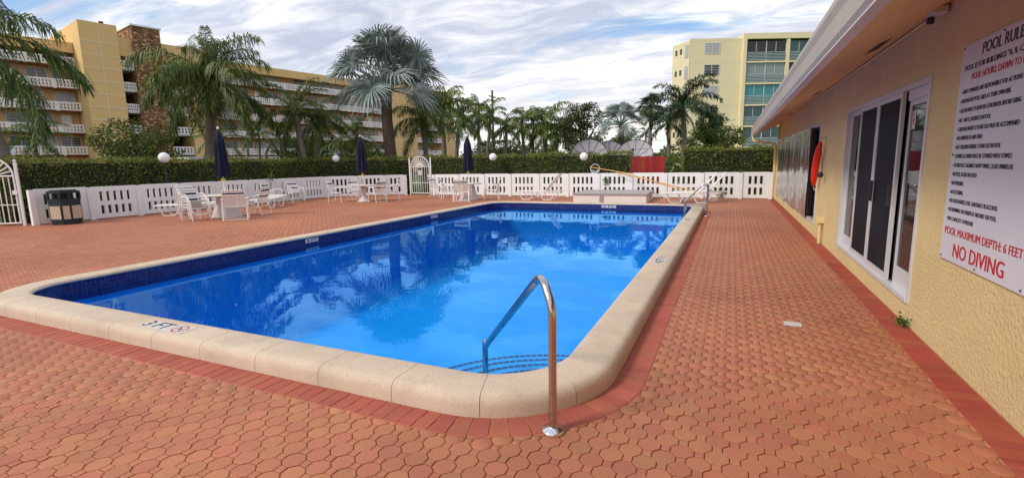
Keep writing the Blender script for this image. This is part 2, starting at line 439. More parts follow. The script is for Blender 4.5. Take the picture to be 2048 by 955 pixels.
LOOP = 2 * (PX1 - PX0 + PY1 - PY0 - 4 * PR) + 2 * math.pi * PR
HX0, HX1, HY0, HY1 = PX0 + 0.2, PX1 - 0.2, PY0 + 0.2, PY1 - 0.2


def sheet_with_hole(name, x0, x1, y0, y1, z, m):
    xs, ys = (x0, HX0, HX1, x1), (y0, HY0, HY1, y1)
    b = MB()
    b.add([(x, y, z) for y in ys for x in xs], [(j * 4 + i, j * 4 + i + 1, j * 4 + i + 5, j * 4 + i + 4) for j in range(3) for i in range(3) if (i, j) != (1, 1)])
    return b.build(name, m)


struct(sheet_with_hole('ground', -900, 900, -900, 2500, -0.03, 'grass'))
road = MB().box(-64, -31.5, -60, 130, -0.026, -0.022).build('parking_road', 'asphalt'); struct(road)
deck = struct(sheet_with_hole('pool_deck', -21.2, 1.72, -3.0, 22.0, -0.009, 'bed'))

# pavers: octagon with a square tail, laid as a truncated square tiling
PW = 0.126; PE = PW / (1 + math.sqrt(2)); PP = (PW + PE) / 2
def rot_poly(n, rad, a0): return [(rad * math.cos(a0 + 2 * math.pi * i / n), rad * math.sin(a0 + 2 * math.pi * i / n)) for i in range(n)]
octo = rot_poly(8, PW / 2 / math.cos(math.pi / 8), math.pi / 8)
sqr = [(PP + x, y) for x, y in rot_poly(4, PE / math.sqrt(2), math.pi / 4)]
def paver_geo():
    V, F = [], []
    for poly, cx in ((octo, 0.0), (sqr, PP)):
        n = len(poly); o = len(V)
        for g, z in ((0.0028, -0.010), (0.0028, -0.0025), (0.0065, 0.0)):
            for x, y in poly:
                dx, dy = x - cx, y; L = math.hypot(dx, dy); k = 1 - g / L; V.append((cx + dx * k, dy * k, z))
        for lv in (0, 1):
            F += [(o + lv * n + i, o + lv * n + (i + 1) % n, o + (lv + 1) * n + (i + 1) % n, o + (lv + 1) * n + i) for i in range(n)]
        F.append(tuple(o + 2 * n + i for i in range(n)))
    return V, F


pv, pf = paver_geo()
cent = []
for j in range(int(-1.2 / PP), int(21.9 / PP)):
    for i in range(int(-20.9 / PP), int(1.7 / PP) + 1):
        if (i + j) % 2 == 0: cent.append((i * PP, j * PP))
cent = np.array(cent)
inx = (cent[:, 0] > PX0 + 0.12) & (cent[:, 0] < PX1 - 0.12) & (cent[:, 1] > PY0 + 0.12) & (cent[:, 1] < PY1 - 0.12)
def corner_clear(c):
    # keep the pavers that lie outside the rounded corners
    qx = np.clip(c[:, 0], PX0 + PR, PX1 - PR); qy = np.clip(c[:, 1], PY0 + PR, PY1 - PR)
    return np.hypot(c[:, 0] - qx, c[:, 1] - qy) > PR - 0.1
cent = cent[corner_clear(cent)]
cent = cent[(cent[:, 0] > -19.3) | (cent[:, 1] < 8)]
cent = cent[cent[:, 0] - cent[:, 1] > -38.2]
cpx = np.array(cf)[:2]
rel = np.stack([cent[:, 0], cent[:, 1], np.full(len(cent), -1.6)], 1)
dep = rel @ np.array(cf); uu = rel @ np.array(r2) / np.maximum(dep, 0.01); vv = rel @ np.array(u2) / np.maximum(dep, 0.01)
inview = (dep > 0.3) & (np.abs(uu) < 1.06) & (np.abs(vv) < 0.50)
qx = np.clip(cent[:, 0], PX0 + PR, PX1 - PR); qy = np.clip(cent[:, 1], PY0 + PR, PY1 - PR)
clear = (np.hypot(cent[:, 0] - qx, cent[:, 1] - qy) > PR + 0.28) & (cent[:, 0] < 1.28)
order = np.argsort(np.where(inview & clear, dep, 1e6))
single = set(order[:300].tolist())
pmesh = bpy.data.meshes.new('paver'); pmesh.from_pydata(pv, [], pf); pmesh.materials.append(M['paver'])
at_ = pmesh.attributes.new('tint', 'FLOAT', 'POINT')
for k in order[:300]:
    o = link_obj('paver', pmesh, deck, (cent[k, 0], cent[k, 1], RNG.normal(0, 0.0012)))
    o.rotation_euler = (RNG.normal(0, 0.006), RNG.normal(0, 0.006), 0)
rest = np.array([k for k in range(len(cent)) if k not in single])
V0 = np.array(pv, np.float32); nV = len(V0)
off = np.concatenate([cent[rest], RNG.normal(0, 0.0011, (len(rest), 1))], 1).astype(np.float32)
tilt = RNG.normal(0, 0.006, (len(rest), 2)).astype(np.float32)
VV = V0[None] + off[:, None, :]
VV[:, :, 2] += V0[None, :, 0] * tilt[:, :1] + V0[None, :, 1] * tilt[:, 1:]
quads = np.array([q for q in pf if len(q) == 4], np.int32); octs = np.array([q for q in pf if len(q) == 8], np.int32)
oq = (octs[:, [0, 1, 2, 3]], octs[:, [0, 3, 4, 7]], octs[:, [7, 4, 5, 6]])
quads = np.concatenate([quads, *oq])
FF = (quads[None] + (np.arange(len(rest), dtype=np.int32) * nV)[:, None, None]).reshape(-1, 4)
fm = np_mesh('paver_field', VV.reshape(-1, 3), FF, 'paver')
ta = fm.attributes.new('tint', 'FLOAT', 'POINT'); ta.data.foreach_set('value', np.repeat(RNG.random(len(rest)).astype(np.float32), nV))
pfield = link_obj('paver_field', fm, deck); pfield['kind'] = 'stuff'

# border bricks round the pool and along the clubhouse wall
def brick_geo(q, z=0.004):
    """q: four (x,y) corners anticlockwise; a chamfered brick top"""
    c = (sum(p[0] for p in q) / 4, sum(p[1] for p in q) / 4); V = []
    for g, zz in ((0.004, -0.012), (0.004, z - 0.005), (0.0095, z)):
        for x, y in q:
            dx, dy = x - c[0], y - c[1]; L = math.hypot(dx, dy); V.append((c[0] + dx * (1 - g * 1.3 / L), c[1] + dy * (1 - g * 1.3 / L), zz))
    F = [(i + 4 * l, (i + 1) % 4 + 4 * l, (i + 1) % 4 + 4 * l + 4, i + 4 * l + 4) for l in (0, 1) for i in range(4)] + [(8, 9, 10, 11)]
    return V, F, c


bricks = []
nb = int(LOOP / 0.108); st = LOOP / nb
for i in range(nb):
    q = [loop_point(i * st, 0.02), loop_point(i * st, -0.215), loop_point((i + 1) * st, -0.215), loop_point((i + 1) * st, 0.02)]
    bricks.append((q, 'border'))
y = 0.6
while y < 21.5:
    bricks.append(([(1.375, y), (1.595, y), (1.595, y + 0.106), (1.375, y + 0.106)], 'border_red')); y += 0.106


def bdepth(b):
    x = sum(p[0] for p in b[0]) / 4; yy = sum(p[1] for p in b[0]) / 4
    d = x * cf.x + yy * cf.y - 1.6 * cf.z; u_ = (x * r2.x + yy * r2.y - 1.6 * r2.z) / max(d, .01); v_ = (x * u2.x + yy * u2.y - 1.6 * u2.z) / max(d, .01)
    return d if (d > 0.3 and abs(u_) < 1.05 and abs(v_) < 0.49) else 1e6 + d


bricks.sort(key=bdepth)
far = {'border': ([], [], []), 'border_red': ([], [], [])}
for i, (q, m) in enumerate(bricks):
    V, F, c = brick_geo(q)
    if i < 300:
        b = MB(); b.add([(x - c[0], y_ - c[1], z) for x, y_, z in V], F); o = b.build('border_brick', m, deck); o.location = (c[0], c[1], random.gauss(0, 0.0008))
    else:
        v_, f_, t_ = far[m]; n0 = len(v_); v_ += V; f_ += [tuple(k + n0 for k in f) for f in F]; t_ += [random.random()] * len(V)
for m, (v_, f_, t_) in far.items():
    me = np_mesh('border_course', v_, f_, m); a = me.attributes.new('tint', 'FLOAT', 'POINT'); a.data.foreach_set('value', np.array(t_, np.float32))
    o = link_obj('border_course', me, deck); o['kind'] = 'stuff'
dp = MB().box(-0.075, 0.075, -0.06, 0.06, 0.0, 0.006).build('drain_plate', 'plate'); dp.location = (0.61, 5.28, 0.002)
tag(dp, 'small white square plate set into the walkway pavers', 'drain plate')

# pool shell
pool = struct(thing('swimming_pool', '', 'x')); del pool['category']; del pool['label']
WZ = -0.055
prof = [(0.0, -0.01), (0.0, 0.075), (0.005, 0.104), (0.019, 0.130), (0.042, 0.146), (0.072, 0.1525), (0.20, 0.154), (0.315, 0.153), (0.342, 0.147), (0.357, 0.135), (0.362, 0.118), (0.347, 0.1), (0.20, 0.095), (0.15, -0.01)]
def loop_samples(d0, d1, step=0.09): n = max(1, int(round((d1 - d0) / step))); return [d0 + (d1 - d0) * i / n for i in range(n + 1)]
def coping(d0, d1):
    b = MB(); ds = loop_samples(d0 + 0.0022, d1 - 0.0022); n = len(prof); V = []; F = []
    for k, d in enumerate(ds):
        g = 0.0
        for u, z in prof:
            pt = loop_point(d, u + (g if u < 0.1 else (-g if u > 0.3 else 0))); V.append((*pt, z - (g if z > 0.05 else 0)))
    for k in range(len(ds) - 1):
        F += [(k * n + j, (k + 1) * n + j, (k + 1) * n + (j + 1) % n, k * n + (j + 1) % n) for j in range(n)]
    F += [tuple(range(n)), tuple(range((len(ds) - 1) * n, len(ds) * n))[::-1]]
    b.add(V, F); return b.build('coping_stone', 'coping', pool, True)


nst = round(LOOP / 0.655)
for i in range(nst): coping(i * LOOP / nst + 0.16, (i + 1) * LOOP / nst + 0.16)

ring = [loop_point(d, 0.325) for d in loop_samples(0, LOOP, 0.07)][:-1]
sh = MB(); n = len(ring)
sh.add([(x, y_, z) for z in (0.11, -1.45) for x, y_ in ring], [(i, n + i, n + (i + 1) % n, (i + 1) % n) for i in range(n)] + [tuple(range(n, 2 * n))])
sh.build('basin', 'plaster', pool, True)
gr = MB(); ring2 = [loop_point(d, 0.329) for d in loop_samples(0, LOOP, 0.07)][:-1]
gr.add([(x, y_, z) for z in (0.11, -0.16) for x, y_ in ring2], [(i, n + i, n + (i + 1) % n, (i + 1) % n) for i in range(n)])
gr.build('tile_grout', 'grout', pool)
tl = MB(); ts = 0.053; nt_ = int(LOOP / ts * 0.949)
for i in range(nt_):
    d0, d1 = i * LOOP / nt_ + 0.004, (i + 1) * LOOP / nt_ - 0.004
    a0, a1, b0, b1 = loop_point(d0, 0.329), loop_point(d1, 0.329), loop_point(d0, 0.334), loop_point(d1, 0.334)
    for k in range(5):
        z1 = 0.098 - k * 0.051; z0 = z1 - 0.0455
        tl.add([(*a0, z0), (*a1, z0), (*a1, z1), (*a0, z1), (*b0, z0), (*b1, z0), (*b1, z1), (*b0, z1)], [(4, 5, 6, 7)[::-1], (0, 1, 5, 4), (2, 3, 7, 6), (1, 2, 6, 5), (3, 0, 4, 7)])
o = tl.build('waterline_tile', 'tile', pool); o['kind'] = 'stuff'

# corner steps with mosaic noses (near right corner)
SC = (-1.02, 2.86)
for k, rad in enumerate((0.86, 1.05, 1.24, 1.43)):
    z1 = -0.11 - 0.035 * k
    a0, a1 = math.pi / 2, math.pi
    poly = [SC] + arc_pts(SC, rad, a0, a1, 28)
    b = MB(); b.prism(poly, -1.46, z1); sp_ = b.build('pool_step', 'plaster', pool)
    tb = MB(); nt2 = int(rad * math.pi / 2 / 0.056)
    for i in range(nt2):
        for row in range(1):
            t0 = a0 + (a1 - a0) * (i + 0.09) / nt2; t1 = a0 + (a1 - a0) * (i + 0.91) / nt2
            ra, rb = rad - 0.004 - row * 0.036, rad - 0.042 - row * 0.036
            q = [(SC[0] + r_ * math.cos(t), SC[1] + r_ * math.sin(t)) for r_, t in ((rb, t0), (ra, t0), (ra, t1), (rb, t1))]
            tb.prism(q, z1 + 0.001, z1 + 0.005)
    o = tb.build('step_tile', 'steptile', sp_); o['kind'] = 'stuff'

wr = [loop_point(d, 0.333) for d in loop_samples(0, LOOP, 0.07)][:-1]
wb = MB(); wb.add([(x, y_, WZ) for x, y_ in wr], [tuple(range(n))])
struct(wb.build('water', 'water'))

# depth markers on the coping and the tile band
def plate_marker(name, m, w, h, base='plate', thick=0.004):
    o = MB().box(0, w, 0, h, 0, thick).build(name, base, pool, False); o.matrix_local = m; return o


def frame_m(o, x, y_, z):
    x, y_, z = Vector(x), Vector(y_), Vector(z)
    return Matrix(((x.x, y_.x, z.x, o[0]), (x.y, y_.y, z.y, o[1]), (x.z, y_.z, z.z, o[2]), (0, 0, 0, 1)))


def ring_mark(parent, cx, cy, rad, z):
    b = MB(); no = 24
    for ra, rb in ((rad, rad * 0.82),):
        b.add([(cx + r_ * math.cos(2 * math.pi * i / no), cy + r_ * math.sin(2 * math.pi * i / no), z) for r_ in (ra, rb) for i in range(no)], [(i, (i + 1) % no, no + (i + 1) % no, no + i) for i in range(no)])
    b.add([(cx - rad * .62, cy + rad * .5, z + .0006), (cx - rad * .5, cy + rad * .62, z + .0006), (cx + rad * .62, cy - rad * .5, z + .0006), (cx + rad * .5, cy - rad * .62, z + .0006)], [(0, 2, 3, 1)])
    b.build('no_diving_mark', 'redink', parent)
    b2 = MB(); b2.add([(cx - rad * .45, cy - rad * .2, z + .0003), (cx + rad * .5, cy + rad * .05, z + .0003), (cx + rad * .45, cy + rad * .2, z + .0003), (cx - rad * .5, cy - rad * .02, z + .0003)], [(0, 1, 2, 3)])
    b2.build('diver_figure', 'ink', parent)


mk = plate_marker('depth_marker', frame_m((-5.02, 2.60, 0.1535), (1, 0, 0), (0, 1, 0), (0, 0, 1)), 0.62, 0.17)
text_mesh('lettering', '3 FT', 'ink', 0.34, 0.13, Matrix.Translation((0.02, 0.025, 0.004)), mk)
ring_mark(mk, 0.50, 0.085, 0.075, 0.0052)
mk = plate_marker('depth_marker', frame_m((-0.80, 7.05, 0.1535), (0, 1, 0), (-1, 0, 0), (0, 0, 1)), 0.55, 0.17)
text_mesh('lettering', '4 FT', 'ink', 0.30, 0.13, Matrix.Translation((0.02, 0.025, 0.004)), mk)
ring_mark(mk, 0.43, 0.085, 0.07, 0.0052)
mk = plate_marker('depth_marker', frame_m((-0.82, 12.3, 0.1535), (0, 1, 0), (-1, 0, 0), (0, 0, 1)), 0.55, 0.17)
text_mesh('lettering', '5 FT', 'ink', 0.30, 0.13, Matrix.Translation((0.02, 0.025, 0.004)), mk)
ring_mark(mk, 0.43, 0.085, 0.07, 0.0052)
XL = PX0 + 0.336
for yy, s in ((7.15, '3 FT'), (11.9, '5 FT')):
    mk = plate_marker('depth_marker', frame_m((XL, yy + 0.36, 0.0), (0, 1, 0), (0, 0, 1), (1, 0, 0)), 0.36, 0.085, 'plate')
    text_mesh('lettering', s, 'ink', 0.28, 0.06, Matrix.Translation((0.04, 0.013, 0.004)), mk)
mk = plate_marker('depth_marker', frame_m((-4.05, PY1 - 0.336, 0.0), (1, 0, 0), (0, 0, 1), (0, -1, 0)), 0.5, 0.085, 'plate')
text_mesh('lettering', '6 FT', 'ink', 0.40, 0.06, Matrix.Translation((0.05, 0.013, 0.004)), mk)

# ------------------------------------------------------------------ pool rails
def fillet(path, rad, n=6):
    P = [Vector(p) for p in path]; out = [P[0]]
    for i in range(1, len(P) - 1):
        a, b, c = P[i - 1], P[i], P[i + 1]; u, w = (a - b).normalized(), (c - b).normalized()
        ang = u.angle(w); t = min(rad / math.tan(ang / 2), (a - b).length * .49, (c - b).length * .49)
        s, e = b + u * t, b + w * t
        for k in range(n + 1):
            f = k / n; out.append((s * (1 - f) + b * f) * (1 - f) + (b * (1 - f) + e * f) * f)
    out.append(P[-1]); return out


hr = thing('handrail', 'bent stainless grab rail rising from chrome flange over the pool corner steps', 'handrail', (-0.91, 2.59, 0))
hx, hy = -0.91, 2.59
path = fillet([(0, 0, 0), (0, 0, 0.77), (-0.10, 0.10, 0.94), (-0.895, 0.885, 0.10)], 0.16, 8)
MB().tube(path, 0.0245, 14).build('rail', 'steel', hr, True)
MB().tube(fillet([(-0.875, 0.865, 0.10), (-0.915, 0.905, 0.13), (-0.915, 0.905, -0.45)], 0.03, 5), 0.024, 12).build('lower_post', 'steel', hr, True)
MB().lathe([(0.0, 0.0), (0.068, 0.0), (0.07, 0.012), (0.064, 0.022), (0.03, 0.03), (0.026, 0.036)], 28).build('flange', 'chrome', hr, True)

ld = thing('pool_ladder', 'stainless ladder with two arched rails at the far right pool corner', 'ladder', (-0.60, 14.72, 0))
for dy in (0, 0.5):
    p = fillet([(0, dy, 0), (0.02, dy, 0.86), (-0.10, dy, 0.90), (-0.58, dy, 0.42), (-0.58, dy, -0.75)], 0.11, 6)
    rl = MB().tube(p, 0.024, 12).build('rail', 'steel', ld, True)
    br = MB(); br.tube([(0.005, dy, 0.27), (-0.58, dy, 0.30)], 0.016, 8); br.build('brace', 'steel', rl, True)
    MB().lathe([(0.0, 0.0), (0.06, 0.0), (0.06, 0.014), (0.03, 0.026)], 20, Matrix.Translation((0, dy, 0))).build('flange', 'chrome', ld, True)
for z in (-0.25, -0.55):
    MB().box(-0.62, -0.54, 0.02, 0.48, z, z + 0.03).build('tread', 'steel', ld)

# ------------------------------------------------------------------ clubhouse
XW = 1.6
club = thing('clubhouse', 'cream stucco clubhouse with wide eave and sliding doors beside the pool', 'building')
YB, YE, ZT = -3.0, 21.75, 2.86
D0, D1, DZ0, DZ1 = 5.66, 9.20, 0.20, 2.30
W0, W1, WZ0, WZ1 = 11.70, 21.2, 0.23, 2.28
wl = MB()
for y0, y1, z0, z1 in ((YB, D0, -0.05, ZT), (D0, D1, -0.05, DZ0), (D0, D1, DZ1, ZT), (D1, W0, -0.05, ZT), (W0, W1, -0.05, WZ0), (W0, W1, WZ1, ZT), (W1, YE, -0.05, ZT)):
    wl.box(XW, XW + 0.2, y0, y1, z0, z1)
wl.box(XW + 0.2, 9.0, YE - 0.2, YE, -0.05, ZT); wl.box(XW + 0.2, 9.0, YB, YB + 0.2, -0.05, ZT); wl.box(8.8, 9.0, YB + 0.2, YE - 0.2, -0.05, ZT)
wl.build('wall', 'stucco', club)
EX, EZ0, EZ1, EYE = 0.64, 2.47, 2.735, 22.15
sf = MB()
sf.add([(EX + 0.10, YB, EZ0), (EX + 0.10, EYE - 0.05, EZ0), (XW + 0.02, EYE - 0.05, ZT), (XW + 0.02, YB, ZT), (EX + 0.10, YB, EZ0 + .05), (EX + 0.10, EYE - .05, EZ0 + .05), (XW + .02, EYE - .05, ZT + .05), (XW + .02, YB, ZT + .05)], [(0, 3, 2, 1), (4, 5, 6, 7), (0, 1, 5, 4), (1, 2, 6, 5), (2, 3, 7, 6), (3, 0, 4, 7)])
sf.build('soffit', 'soffit', club)
# gutter: box gutter with a rolled lip
gp = [(EX, EZ1), (EX - 0.012, EZ1 - 0.01), (EX - 0.01, EZ1 - 0.05), (EX + 0.012, EZ1 - 0.11), (EX + 0.03, EZ0 + 0.03), (EX + 0.05, EZ0 - 0.005), (EX + 0.10, EZ0 - 0.012), (EX + 0.118, EZ0 + 0.01), (EX + 0.118, EZ1 - 0.01)]
g = MB(); k = len(gp)
g.add([(x, y_, z) for y_ in (YB, EYE) for x, z in gp], [(i, (i + 1) % k, k + (i + 1) % k, k + i) for i in range(k)] + [tuple(range(k))[::-1], tuple(range(k, 2 * k))])
gut = g.build('gutter', 'gutter', club)
MB().box(EX + 0.045, EX + 0.13, YB, EYE - 0.002, EZ0 - 0.024, EZ0 - 0.0125).build('drip_lip', 'alu', gut)
rfb = MB(); rfb.add([(EX + .02, YB, EZ1 + .003), (EX + .02, EYE, EZ1 + .003), (5.3, EYE, EZ1 + 1.7), (5.3, YB, EZ1 + 1.7), (EX + .02, YB, EZ1 + .04), (EX + .02, EYE, EZ1 + .04), (5.3, EYE, EZ1 + 1.76), (5.3, YB, EZ1 + 1.76), (9.9, EYE, EZ1), (9.9, YB, EZ1), (9.9, EYE, EZ1 + .05), (9.9, YB, EZ1 + .05)],
    [(0, 3, 2, 1), (4, 5, 6, 7), (0, 1, 5, 4), (1, 2, 6, 5), (3, 0, 4, 7), (3, 9, 8, 2), (7, 6, 10, 11), (8, 9, 11, 10), (2, 8, 10, 6), (9, 3, 7, 11)])
rfb.build('roof', 'roof', club)
# downspout elbow and corner pier at the far end
MB().tube(fillet([(EX + 0.08, EYE - 0.25, EZ0 + 0.02), (EX + 0.08, EYE - 0.25, EZ0 - 0.20), (XW - 0.10, EYE - 0.42, EZ0 - 0.34), (XW - 0.06, EYE - 0.42, 0.05)], 0.12, 6), 0.05, 8).build('downspout', 'cream', club, True)
MB().box(XW - 0.035, XW - 0.001, YE - 0.34, YE - 0.02, 0.0, ZT - 0.06).build('corner_pier', 'stucco', club)
# vents in the soffit, conduit along the junction
for yc, ln in ((6.3, 0.55), (10.6, 0.42), (15.2, 0.42)):
    def spt(x): return EZ0 + (ZT - EZ0) * (x - EX - .10) / (XW + .02 - EX - .10)
    b = MB(); xa, xb = 1.30, 1.42
    b.add([(xa, yc, spt(xa) - .004), (xb, yc, spt(xb) - .004), (xb, yc + ln, spt(xb) - .004), (xa, yc + ln, spt(xa) - .004), (xa, yc, spt(xa) + .01), (xb, yc, spt(xb) + .01), (xb, yc + ln, spt(xb) + .01), (xa, yc + ln, spt(xa) + .01)], [(0, 3, 2, 1), (4, 5, 6, 7), (0, 1, 5, 4), (1, 2, 6, 5), (2, 3, 7, 6), (3, 0, 4, 7)])
    b.build('soffit_vent', 'black', club)
MB().tube([(XW - 0.018, 5.75, ZT - 0.045), (XW - 0.018, YE - 0.4, ZT - 0.045)], 0.013, 6).build('conduit', 'cream', club)
lt = thing('floodlight', 'grey metal light fixture under the eave above the pool rules sign', 'light fixture', (1.53, 5.50, 2.79))
MB().box(-0.05, 0.05, -0.09, 0.09, -0.02, 0.03).build('bracket', 'alu', lt)
MB().lathe([(0.01, 0.0), (0.025, -0.01), (0.03, -0.05), (0.026, -0.055)], 16, Matrix.Translation((-0.02, 0.05, -0.02)) @ Matrix.Rotation(R(30), 4, 'X')).build('lamp_head', 'darkmetal', lt, True)

# sliding door: frame and four sashes (x slightly recessed)
def sash(parent, y0, y1, z0, z1, x, glass, w=0.055, bot=0.10, name='door_panel'):
    b = MB()
    b.box(x, x + 0.035, y0, y0 + w, z0, z1); b.box(x, x + 0.035, y1 - w, y1, z0, z1)
    b.box(x, x + 0.035, y0 + w, y1 - w, z0, z0 + bot); b.box(x, x + 0.035, y0 + w, y1 - w, z1 - w, z1)
    o = b.build(name, 'alu', parent)
    MB().box(x + 0.012, x + 0.022, y0 + w, y1 - w, z0 + bot, z1 - w).build('glass_pane', glass, o); return o


dr = MB()
dr.box(XW - 0.012, XW + 0.10, D0, D0 + 0.05, DZ0, DZ1); dr.box(XW - 0.012, XW + 0.10, D1 - 0.05, D1, DZ0, DZ1)
dr.box(XW - 0.012, XW + 0.10, D0 + 0.05, D1 - 0.05, DZ1 - 0.05, DZ1); dr.box(XW - 0.02, XW + 0.10, D0 + 0.05, D1 - 0.05, DZ0, DZ0 + 0.04)
sd = dr.build('sliding_door', 'alu', club)
pz0, pz1 = DZ0 + 0.042, DZ1 - 0.052
sash(sd, 8.32, D1 - 0.052, pz0, pz1, XW + 0.05, 'darkglass', 0.06, 0.16)
sash(sd, 7.46, 8.36, pz0, pz1, XW + 0.006, 'screen', 0.05, 0.07)
sash(sd, 6.52, 7.44, pz0, pz1, XW + 0.004, 'screen', 0.05, 0.07)
sash(sd, D0 + 0.052, 6.42, pz0, pz1 - 0.1, XW + 0.05, 'darkglass', 0.05, 0.20)
MB().box(XW + 0.06, XW + 0.10, 6.42, 6.52, pz0, pz1).build('door_gap', 'black', sd)
MB().box(XW + 0.03, XW + 0.09, D0 + 0.052, 6.42, pz1 - 0.098, pz1).build('head_panel', 'alu', sd)
st_ = MB().box(XW + 0.058, XW + 0.0605, 6.24, 6.34, 1.86, 2.04).build('warning_sticker', 'plate', sd)
sm = frame_m((XW + 0.0578, 6.33, 1.99), (0, -1, 0), (0, 0, 1), (-1, 0, 0))
text_mesh('lettering', 'X', 'redink', 0.05, 0.03, sm, sd)
b = MB(); b.box(XW + 0.0565, XW + 0.0575, 6.275, 6.305, 1.90, 1.97); b.build('sticker_mark', 'redink', sd)
MB().box(XW + 0.11, XW + 0.12, D0, D1, DZ0, DZ1).build('door_backing', 'black', sd)
for yy in (7.38, 6.58):
    MB().box(XW - 0.03, XW + 0.003, yy, yy + 0.025, 1.05, 1.30).build('door_handle', 'darkmetal', sd)
# far window
wf = MB()
wf.box(XW - 0.012, XW + 0.06, W0, W0 + 0.06, WZ0, WZ1); wf.box(XW - 0.012, XW + 0.06, W1 - 0.06, W1, WZ0, WZ1)
wf.box(XW - 0.012, XW + 0.06, W0 + 0.06, W1 - 0.06, WZ1 - 0.06, WZ1); wf.box(XW - 0.012, XW + 0.06, W0 + 0.06, W1 - 0.06, WZ0, WZ0 + 0.05)
for yy in (13.1, 15.0, 17.0, 19.0): wf.box(XW + 0.0, XW + 0.05, yy, yy + 0.06, WZ0 + 0.05, WZ1 - 0.06)
lw = wf.build('long_window', 'alu', club)
MB().box(XW + 0.055, XW + 0.075, W0, W1, WZ0, WZ1).build('glass_pane', 'darkglass', lw)
# rippled reflective sheeting added to stand in for the far window's wavy reflections
shv = MB(); ny, nz = 150, 14; V = []
for j in range(nz + 1):
    for i in range(ny + 1):
        f = i / ny; yy = 12.75 + f * (21.15 - 12.75); t = j / nz
        zb = 0.27 + 0.03 * math.sin(yy * 2.3) + 0.02 * math.sin(yy * 5.1)
        z = WZ1 - 0.03 + (zb - WZ1 + 0.03) * t
        amp = 0.010 + 0.016 * t
        x = XW - 0.035 - amp * (math.sin(yy * 7.1 + 0.7 * math.sin(t * 5)) + 0.6 * math.sin(yy * 17.3 + 1.3 * t * 3) + 0.35 * math.sin(t * 9 + yy * 3))
        V.append((x, yy, z))
shv.add(V, [(j * (ny + 1) + i, (j + 1) * (ny + 1) + i, (j + 1) * (ny + 1) + i + 1, j * (ny + 1) + i + 1) for j in range(nz) for i in range(ny)])
o = shv.build('reflective_sheeting', 'ripplesheet', None, True)
tag(o, 'rippled reflective sheeting over the far clubhouse window, standing in for its wavy reflections', 'plastic sheet')

# hose pipe stub
pp = thing('standpipe', 'short cream painted pipe with square cap at the foot of the clubhouse wall', 'pipe', (XW - 0.05, 10.6, 0))
MB().tube([(0, 0, 0), (0, 0, 0.42)], 0.028, 10).build('pipe', 'cream', pp, True)
MB().box(-0.07, 0.05, -0.06, 0.06, 0.39, 0.50).build('cap', 'cream', pp)

# rescue tube on its hook
rt = thing('rescue_tube', 'red foam rescue tube hanging from a hook on the clubhouse wall', 'rescue tube', (XW - 0.06, 10.95, 1.05))
b = MB(); n_ = 14
pth = [(-0.04, 0.42, 0.0), (-0.05, 0.36, 0.12), (-0.055, 0.26, 0.34), (-0.05, 0.16, 0.56), (-0.04, 0.07, 0.72), (-0.03, 0.0, 0.82)]
b.tube(pth, [0.03, 0.055, 0.065, 0.062, 0.05, 0.03], n_); b.build('foam_body', 'redtube', rt, True)
MB().tube([(-0.02, 0.0, 0.82), (0.0, -0.05, 0.87), (0.02, -0.02, 0.92), (-0.02, 0.06, 0.93), (-0.03, 0.01, 0.84)], 0.008, 6).build('rope', 'rope', rt, True)
MB().tube([(-0.03, 0.0, 0.80), (-0.01, -0.14, 0.5), (0.0, -0.2, 0.28), (0.0, -0.20, 0.24)], 0.006, 6).build('tow_line', 'darkmetal', rt, True)
MB().lathe([(0.0, -0.055), (0.035, -0.045), (0.055, 0.0), (0.035, 0.045), (0.0, 0.055)], 14, Matrix.Translation((-0.03, -0.22, 0.22))).build('line_float', 'navystrap', rt, True)
MB().tube([(-0.04, 0.42, 0.0), (-0.03, 0.46, -0.06), (-0.02, 0.38, -0.10), (-0.02, 0.25, -0.09)], 0.006, 6).build('strap_end', 'rope', rt, True)
MB().tube([(0.06, 0.0, 0.90), (-0.03, 0.0, 0.90), (-0.04, 0.0, 0.94)], 0.007, 6).build('hook', 'alu', rt, True)

